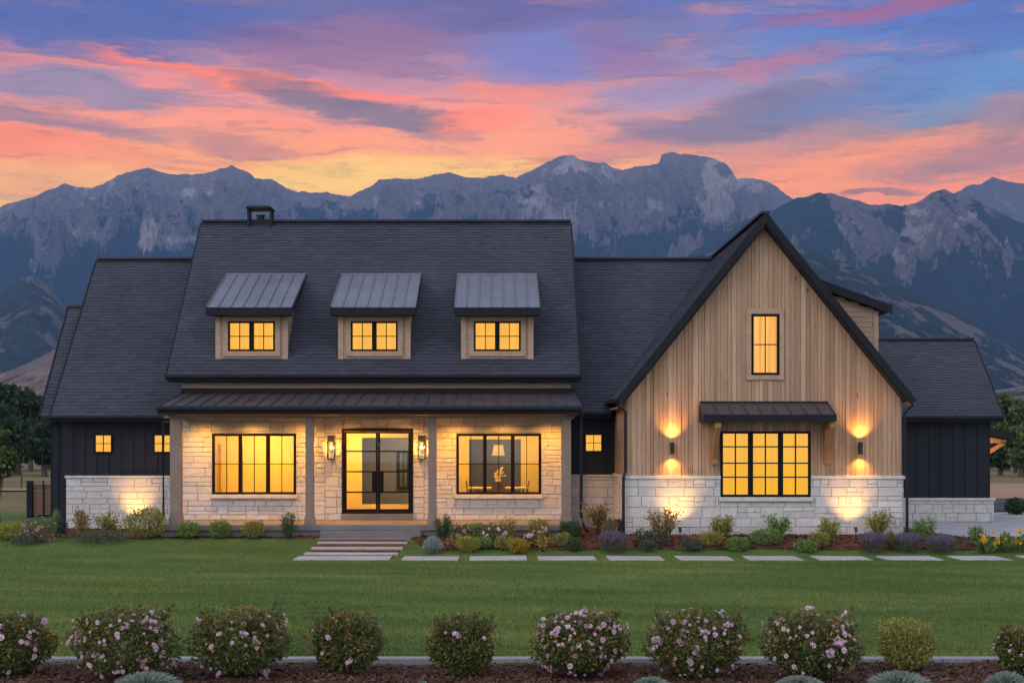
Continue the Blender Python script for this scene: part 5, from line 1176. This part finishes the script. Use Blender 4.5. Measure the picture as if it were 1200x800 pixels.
# bed along the house
G1, G2 = 'shrubs along the porch edge', 'shrubs in the bed by the gable'
B = [
 (95, 598, 630, 22, 'upright', 'rust', 'upright reddish green shrub at the wing corner', 'shrubs in front of the wing', 700, .07),
 (130, 600, 626, 34, 'sparse', 'olive', 'loose yellow-green shrub in front of the glowing stone', 'shrubs in front of the wing', 520, .075),
 (172, 596, 631, 42, 'round', 'olive', 'largest green shrub in front of the wing, beside the porch column', 'shrubs in front of the wing', 1700, .065),
 (119, 624, 635, 62, 'round', 'greyolive', 'low spreading grey-green shrub at the lawn edge before the wing', 'shrubs in front of the wing', 900, .06),
 (30, 627, 637, 40, 'round', 'greyolive', 'low grey-green shrub beneath the pink flowers by the wing end', 'shrubs in front of the wing', 500, .06),
 (66, 596, 626, 16, 'spiky', 'green', 'tall green grass clump against the dark wing corner', 'shrubs in front of the wing', 160, .2),
 (72, 608, 627, 14, 'upright', 'blueleaf', 'small dark blue-tinted shrub against the dark wing corner', 'shrubs in front of the wing', 350, .06),
 (10, 613, 632, 44, 'round', 'lime', 'yellow-green shrub cut off at the picture edge by the pink flowers', 'shrubs in front of the wing', 800, .07),
 (221, 611, 630, 27, 'round', 'green', 'clipped round shrub nearest the corner column of the porch', G1, 950, .055),
 (258, 609, 629, 26, 'round', 'green', 'clipped round shrub below the first pane of the plain yellow window', G1, 950, .055),
 (297, 609, 629, 26, 'round', 'olive', 'clipped round shrub below the middle of the plain yellow window', G1, 950, .055),
 (339, 600, 628, 20, 'upright', 'dark', 'upright dark green shrub below the edge of the plain yellow window', G1, 900, .055),
 (520, 602, 629, 21, 'upright', 'dark', 'upright dark green shrub in front of the column beside the entry', G1, 900, .055),
 (560, 607, 624, 24, 'round', 'green', 'green shrub below the first pane of the dining window', G1, 750, .055),
 (597, 605, 629, 22, 'upright', 'olive', 'olive shrub below the middle of the dining window', G1, 750, .055),
 (632, 605, 627, 23, 'round', 'olive', 'olive round shrub below the last pane of the dining window', G1, 850, .055),
 (667, 609, 629, 26, 'round', 'dark', 'dark green round shrub in front of the end porch column', G1, 950, .055),
 (548, 628, 647, 25, 'round', 'lime', 'bright yellow-green mounded shrub at the bed edge', G1, 1000, .05),
 (607, 631, 648, 25, 'round', 'gold', 'golden yellow mounded shrub at the bed edge', G1, 1000, .05),
 (567, 630, 643, 20, 'round', 'green', 'low green shrub between the yellow-green mound and the olive one', G1, 500, .055),
 (590, 629, 644, 20, 'round', 'olive', 'low olive shrub just beside the golden mound', G1, 500, .055),
 (635, 629, 646, 16, 'sparse', 'gold', 'thin orange-yellow perennial beside the pink flowers', G1, 260, .055),
 (532, 630, 642, 16, 'sparse', 'rust', 'thin russet perennial behind the silver mound', G1, 180, .055),
 (658, 625, 641, 22, 'round', 'olive', 'low olive shrub before the end porch column', G1, 600, .055),
 (673, 631, 646, 18, 'round', 'dark', 'small dark green shrub at the bed edge before the nook', G1, 600, .05),
 (700, 592, 628, 32, 'sparse', 'rust', 'tall leafy shrub tinged orange in front of the dark nook', G2, 800, .085),
 (714, 606, 632, 22, 'spiky', 'straw', 'straw-coloured grass clump behind the wide lavender', G2, 220, .2),
 (725, 609, 626, 13, 'round', 'plum', 'small plum-red shrub at the gable corner', G2, 350, .06),
 (778, 599, 637, 42, 'sparse', 'rust', 'open russet-tipped shrub in front of the bright wall glow by the gable corner', G2, 640, .085),
 (772, 620, 640, 28, 'round', 'greyolive', 'grey-green mound at the foot of the open russet-tipped shrub', G2, 700, .055),
 (752, 621, 638, 18, 'round', 'greyolive', 'small grey mound between the wide lavender and the russet-tipped shrub', G2, 400, .055),
 (760, 634, 646, 18, 'round', 'lavleaf', 'small grey-green mound at the bed edge near the gable corner', G2, 400, .055),
 (811, 631, 646, 26, 'round', 'lavleaf', 'low grey-green mound at the bed edge between the lamp and the window', G2, 650, .055),
 (846, 605, 633, 32, 'sparse', 'olive', 'leafy upright shrub below the first sash of the gable window', G2, 820, .075),
 (834, 624, 640, 30, 'round', 'olive', 'low olive shrub at the foot of the leafy upright one', G2, 700, .055),
 (863, 630, 646, 26, 'round', 'green', 'clipped green mound at the bed edge below the gable window', G2, 950, .05),
 (911, 605, 632, 30, 'sparse', 'green', 'dark leafy shrub below the second sash of the gable window', G2, 820, .07),
 (897, 620, 639, 35, 'round', 'green', 'wide clipped green shrub in front of the dark leafy one', G2, 1200, .05),
 (974, 610, 636, 32, 'sparse', 'olive', 'leafy shrub nearer the second wall glow', G2, 800, .075),
 (961, 624, 642, 24, 'round', 'olive', 'middle clipped mound of the stepped trio by the second wall glow', G2, 800, .05),
 (946, 633, 647, 27, 'round', 'green', 'lowest clipped mound of the stepped trio, at the bed edge', G2, 900, .05),
 (1031, 598, 628, 32, 'sparse', 'olive', 'loose shrub in front of the second wall glow, by the gable end', G2, 600, .08),
 (1043, 622, 643, 20, 'spiky', 'straw', 'straw-coloured grass clump between two lavenders', G2, 220, .2),
 (1084, 607, 634, 26, 'upright', 'green', 'upright green shrub standing behind the last two lavenders', G2, 800, .07),
 (1143, 617, 640, 20, 'upright', 'green', 'green shrub behind the yellow daylilies', G2, 600, .065),
]
for (px, yt, yb, w, kd, lf, lb, gp, n, ls) in B: shrub(px, yt - 1, yb, w * 1.16, kd, lf, lb, gp, n=int(n * 1.35), lsize=ls)
shrub(507, 627, 648, 31, 'spiky', 'silver', 'silver-blue mounded plant beside the entry steps', None, 'plant', 'silver_mound', n=1300, lsize=.09)
for (px, yt, yb, w, nb, lb, kd) in ((46, 605, 634, 46, 26, 'dusty pink flowering shrub at the far wing end', BL_DUST), (541, 613, 634, 26, 12, 'hazy pink flowering shrub beside the upright dark shrub', BL_DUST),
                                (579, 612, 637, 32, 18, 'bright pink flowering rose below the dining window, nearer the entry', BL_PINK), (627, 622, 641, 25, 14, 'bright pink flowering rose below the dining window, nearer the end column', BL_PINK)):
    o, x, d, z, rx, ry, h = shrub(px, yt, yb, w, 'round', 'rose', lb, 'pink-flowered shrubs by the house', 'flowering shrub', 'flowering_shrub', n=800, lsize=.055)
    nb = int(nb * 2.2); P, u = shell(nb, rx, ry, h * 1.03, .1, .95); k = u[:, 1] > .4; P[k, 1] *= -1; u[k, 1] *= -1; put_blossoms(o, P, u, kd)
    for c in [c for c in o.children if c.name.startswith('blossom')]: c.scale = tuple(1.6 * v for v in c.scale)
for a in ((719, 623, 647, 38, 'wide lavender in front of the nook by the gable corner'), (1023, 624, 647, 35, 'lavender in front of the second wall glow'), (1063, 624, 647, 35, 'lavender in the middle, below the gable end'), (1102, 627, 648, 39, 'lavender in front of the garage stone, nearest the daylilies')): lavender(*a)
for (px, yt, yb, w, nb, lb) in ((1155, 624, 648, 32, 14, 'yellow daylily clump nearest the lavenders'), (1178, 621, 647, 32, 13, 'orange-yellow daylily clump in the middle of three'), (1199, 624, 647, 26, 9, 'yellow daylily clump cut off by the picture edge')):
    o, x, d, z, rx, ry, h = shrub(px, yt, yb, w, 'spiky', 'green', lb, 'daylilies by the driveway', 'daylily', 'daylily', n=260, lsize=.2)
    nb *= 2; P, u = shell(nb, rx, ry, h * 1.12, .1, .95); P[:, 2] = np.maximum(P[:, 2], h * .5); k = u[:, 1] > .4; P[k, 1] *= -1; put_blossoms(o, P, u, BL_YEL)
# ground spotlights against the stone
def ground_spot(px, d, z0, label, e, up_=.8):
    x = WX(px, d); o = thing('ground_spotlight', label, 'spotlight', (x, d, z0), 'ground spotlights washing the stone')
    MB().tube([(x, d, z0 - .1), (x, d, z0 + .16)], .014, 6).build('stake', M['black'], o)
    MB().tube([(x, d - .04, z0 + .14), (x, d + .02, z0 + .24), (x, d + .03, z0 + .26)], [.04, .05, .055], 12).build('lamp_head', M['black'], o)
    MB().tube([(x, d + .031, z0 + .262), (x, d + .033, z0 + .266)], .045, 12).build('lens', M['lampbulb'], o)
    lamp('SPOT', 'ground_spot_beam', (x, d + .035, z0 + .28), e, (1, .48, .10), spot_size=R(84), spot_blend=1.0, shadow_soft_size=.04, aim=(x, d + up_, z0 + 1.15))
ground_spot(797, dG - .80, .47, 'small black spotlight in the bed near the gable corner', 150)
ground_spot(1003, dG - .80, .47, 'small black spotlight in the bed below the second wall lamp', 150)
ground_spot(153, dL - .80, .36, 'small black spotlight in the bed in front of the wing', 150)

# ------------------------------------------------------------------ trees, gate and far shrubs
def tree(px, d, yt, yb, w, leaf, label, group, n=2600, ls=.38, trunk=.2, z0=None):
    x = WX(px, d); z = g1(x, d) if z0 is None else z0; ht = WZ(yt, d) - z; rw = w * d / F / 2; zb = max(.12 * ht, WZ(yb, d) - z)
    o = thing('tree', label, 'tree', (x, d, z), group); m = MB(); k = 9; tops = []
    m.tube([(0, 0, -.2), (RNG.normal(0, .1), 0, ht * .3), (RNG.normal(0, .2), RNG.normal(0, .2), ht * .72)], [trunk, trunk * .75, trunk * .25], 7)
    cl = []
    for q_ in range(26):
        a = RNG.uniform(0, 6.28); hh = RNG.uniform(0, 1); rr_ = RNG.uniform(.2, 1) ** .6 * math.sin(math.pi * (.18 + .70 * hh)); c = np.array([math.cos(a) * rw * rr_ * .8, math.sin(a) * rw * rr_ * .8, zb + (ht - zb) * (.1 + .82 * hh)])
        cl.append((c, rw * RNG.uniform(.24, .42)))
        if q_ < 9: m.tube([(0, 0, min(ht * .25 + q_ * ht * .04, c[2] * .8)), tuple(c * .6 + np.array([0, 0, c[2] * .2])), tuple(c)], [trunk * .4, trunk * .25, trunk * .08], 5)
    q_ = m.build('trunk', M['bark']); q_.parent = o
    P = []
    for c, r_ in cl:
        u = unit(n // 26); P.append(c + u * (r_ * RNG.uniform(.45, 1.08, len(u)) ** .7)[:, None] * np.array([1, 1, .8]))
    child_leaves('crown', o, leaves(np.concatenate(P), ls, .1, .75), LEAF[leaf])
tn = [(-52, 150, 446, 46, 'tree', 'dark tree beyond the pasture, partly outside the picture edge'), (6, 152, 449, 62, 'tree', 'tall dark tree standing furthest from the wing among the pasture trees'), (36, 146, 452, 54, 'tree', 'tall dark tree in the middle of the pasture trees'),
      (58, 156, 462, 50, 'tree', 'dark tree just beyond the wing end'), (22, 128, 492, 44, 'tree', 'lower round dark tree in front of the tall pasture trees'), (52, 124, 500, 44, 'tree', 'low dark bushy tree beside the wing end wall'), (96, 160, 470, 60, 'tree', 'dark tree hidden for the most part behind the wing'),
      (-95, 150, 440, 60, 'tree', 'dark tree outside the picture, beyond the pasture')]
for px, d, yt, w, lf, lb in tn[:6]: tree(px, d, yt, 540, w, lf, lb, 'dark trees beyond the pasture', n=3200, ls=.55, trunk=.3)
tree(0, 47, 498, 560, 52, 'treeb', 'young light green tree at the picture edge by the gate', None, n=1700, ls=.13, trunk=.06)
for px, d, yt, w, lf, lb in [(1176, 150, 461, 40, 'treeb', 'tall pale-leaved tree just behind the garage roof corner'), (1202, 148, 466, 46, 'treeb', 'green tree at the picture edge beyond the garage'), (1172, 128, 512, 34, 'tree', 'low dark tree behind the cedar bracket'),
                         (1196, 122, 504, 44, 'treeb', 'round green tree at the edge of the dry field'), (1228, 140, 470, 50, 'treeb', 'light green tree mostly outside the picture edge'), (1150, 160, 470, 44, 'tree', 'dark tree mostly hidden behind the garage')]:
    tree(px, d, yt, 546, w, lf, lb, 'trees beyond the dry field', n=3200, ls=.5, trunk=.28)
x, d = WX(1192, 62), 60.5
o, *_ = shrub(1190, 585, 603, 26, 'round', 'dark', 'dark green shrub at the kerb of the grey road', None, n=900, lsize=.12)
gt = thing('garden_gate', 'brown board gate with a dark post beyond the wing end', 'gate', (WX(46, 53), 53, .28))
MB().box(WX(32, 53), WX(38.5, 53), 52.9, 53.1, .0, WZ(563, 53)).build('post', M['fascia'], gt, bevel=.01)
pb = MB()
for k in range(5): pb.box(WX(39, 53), WX(62, 53), 52.98, 53.02, .42 + k * .235, .42 + k * .235 + .225)
pb.build('board_panel', M['plank'], gt)
rb = MB(); rb.box(WX(50.5, 53), WX(52, 53), 52.94, 52.975, .36, WZ(563, 53)); rb.box(WX(39, 53), WX(62, 53), 52.94, 52.974, .33, .41); rb.build('gate_rail', M['fascia'], gt)
fe = thing('wire_fence', 'long low wire fence with thin posts across the dry pasture', 'fence', (-30, 92, .28))
for k in range(18):
    px_ = -48 + k * 2.3; MB().tube([(px_, 92, .1), (px_, 92, 1.35)], .05, 6).build('post', M['bark'], fe)
wm = MB()
for z in (.6, .95, 1.3): wm.tube([(-50, 91.94, z), (-8, 91.94, z)], .018, 5)
wm.build('wire', M['bark'], fe)
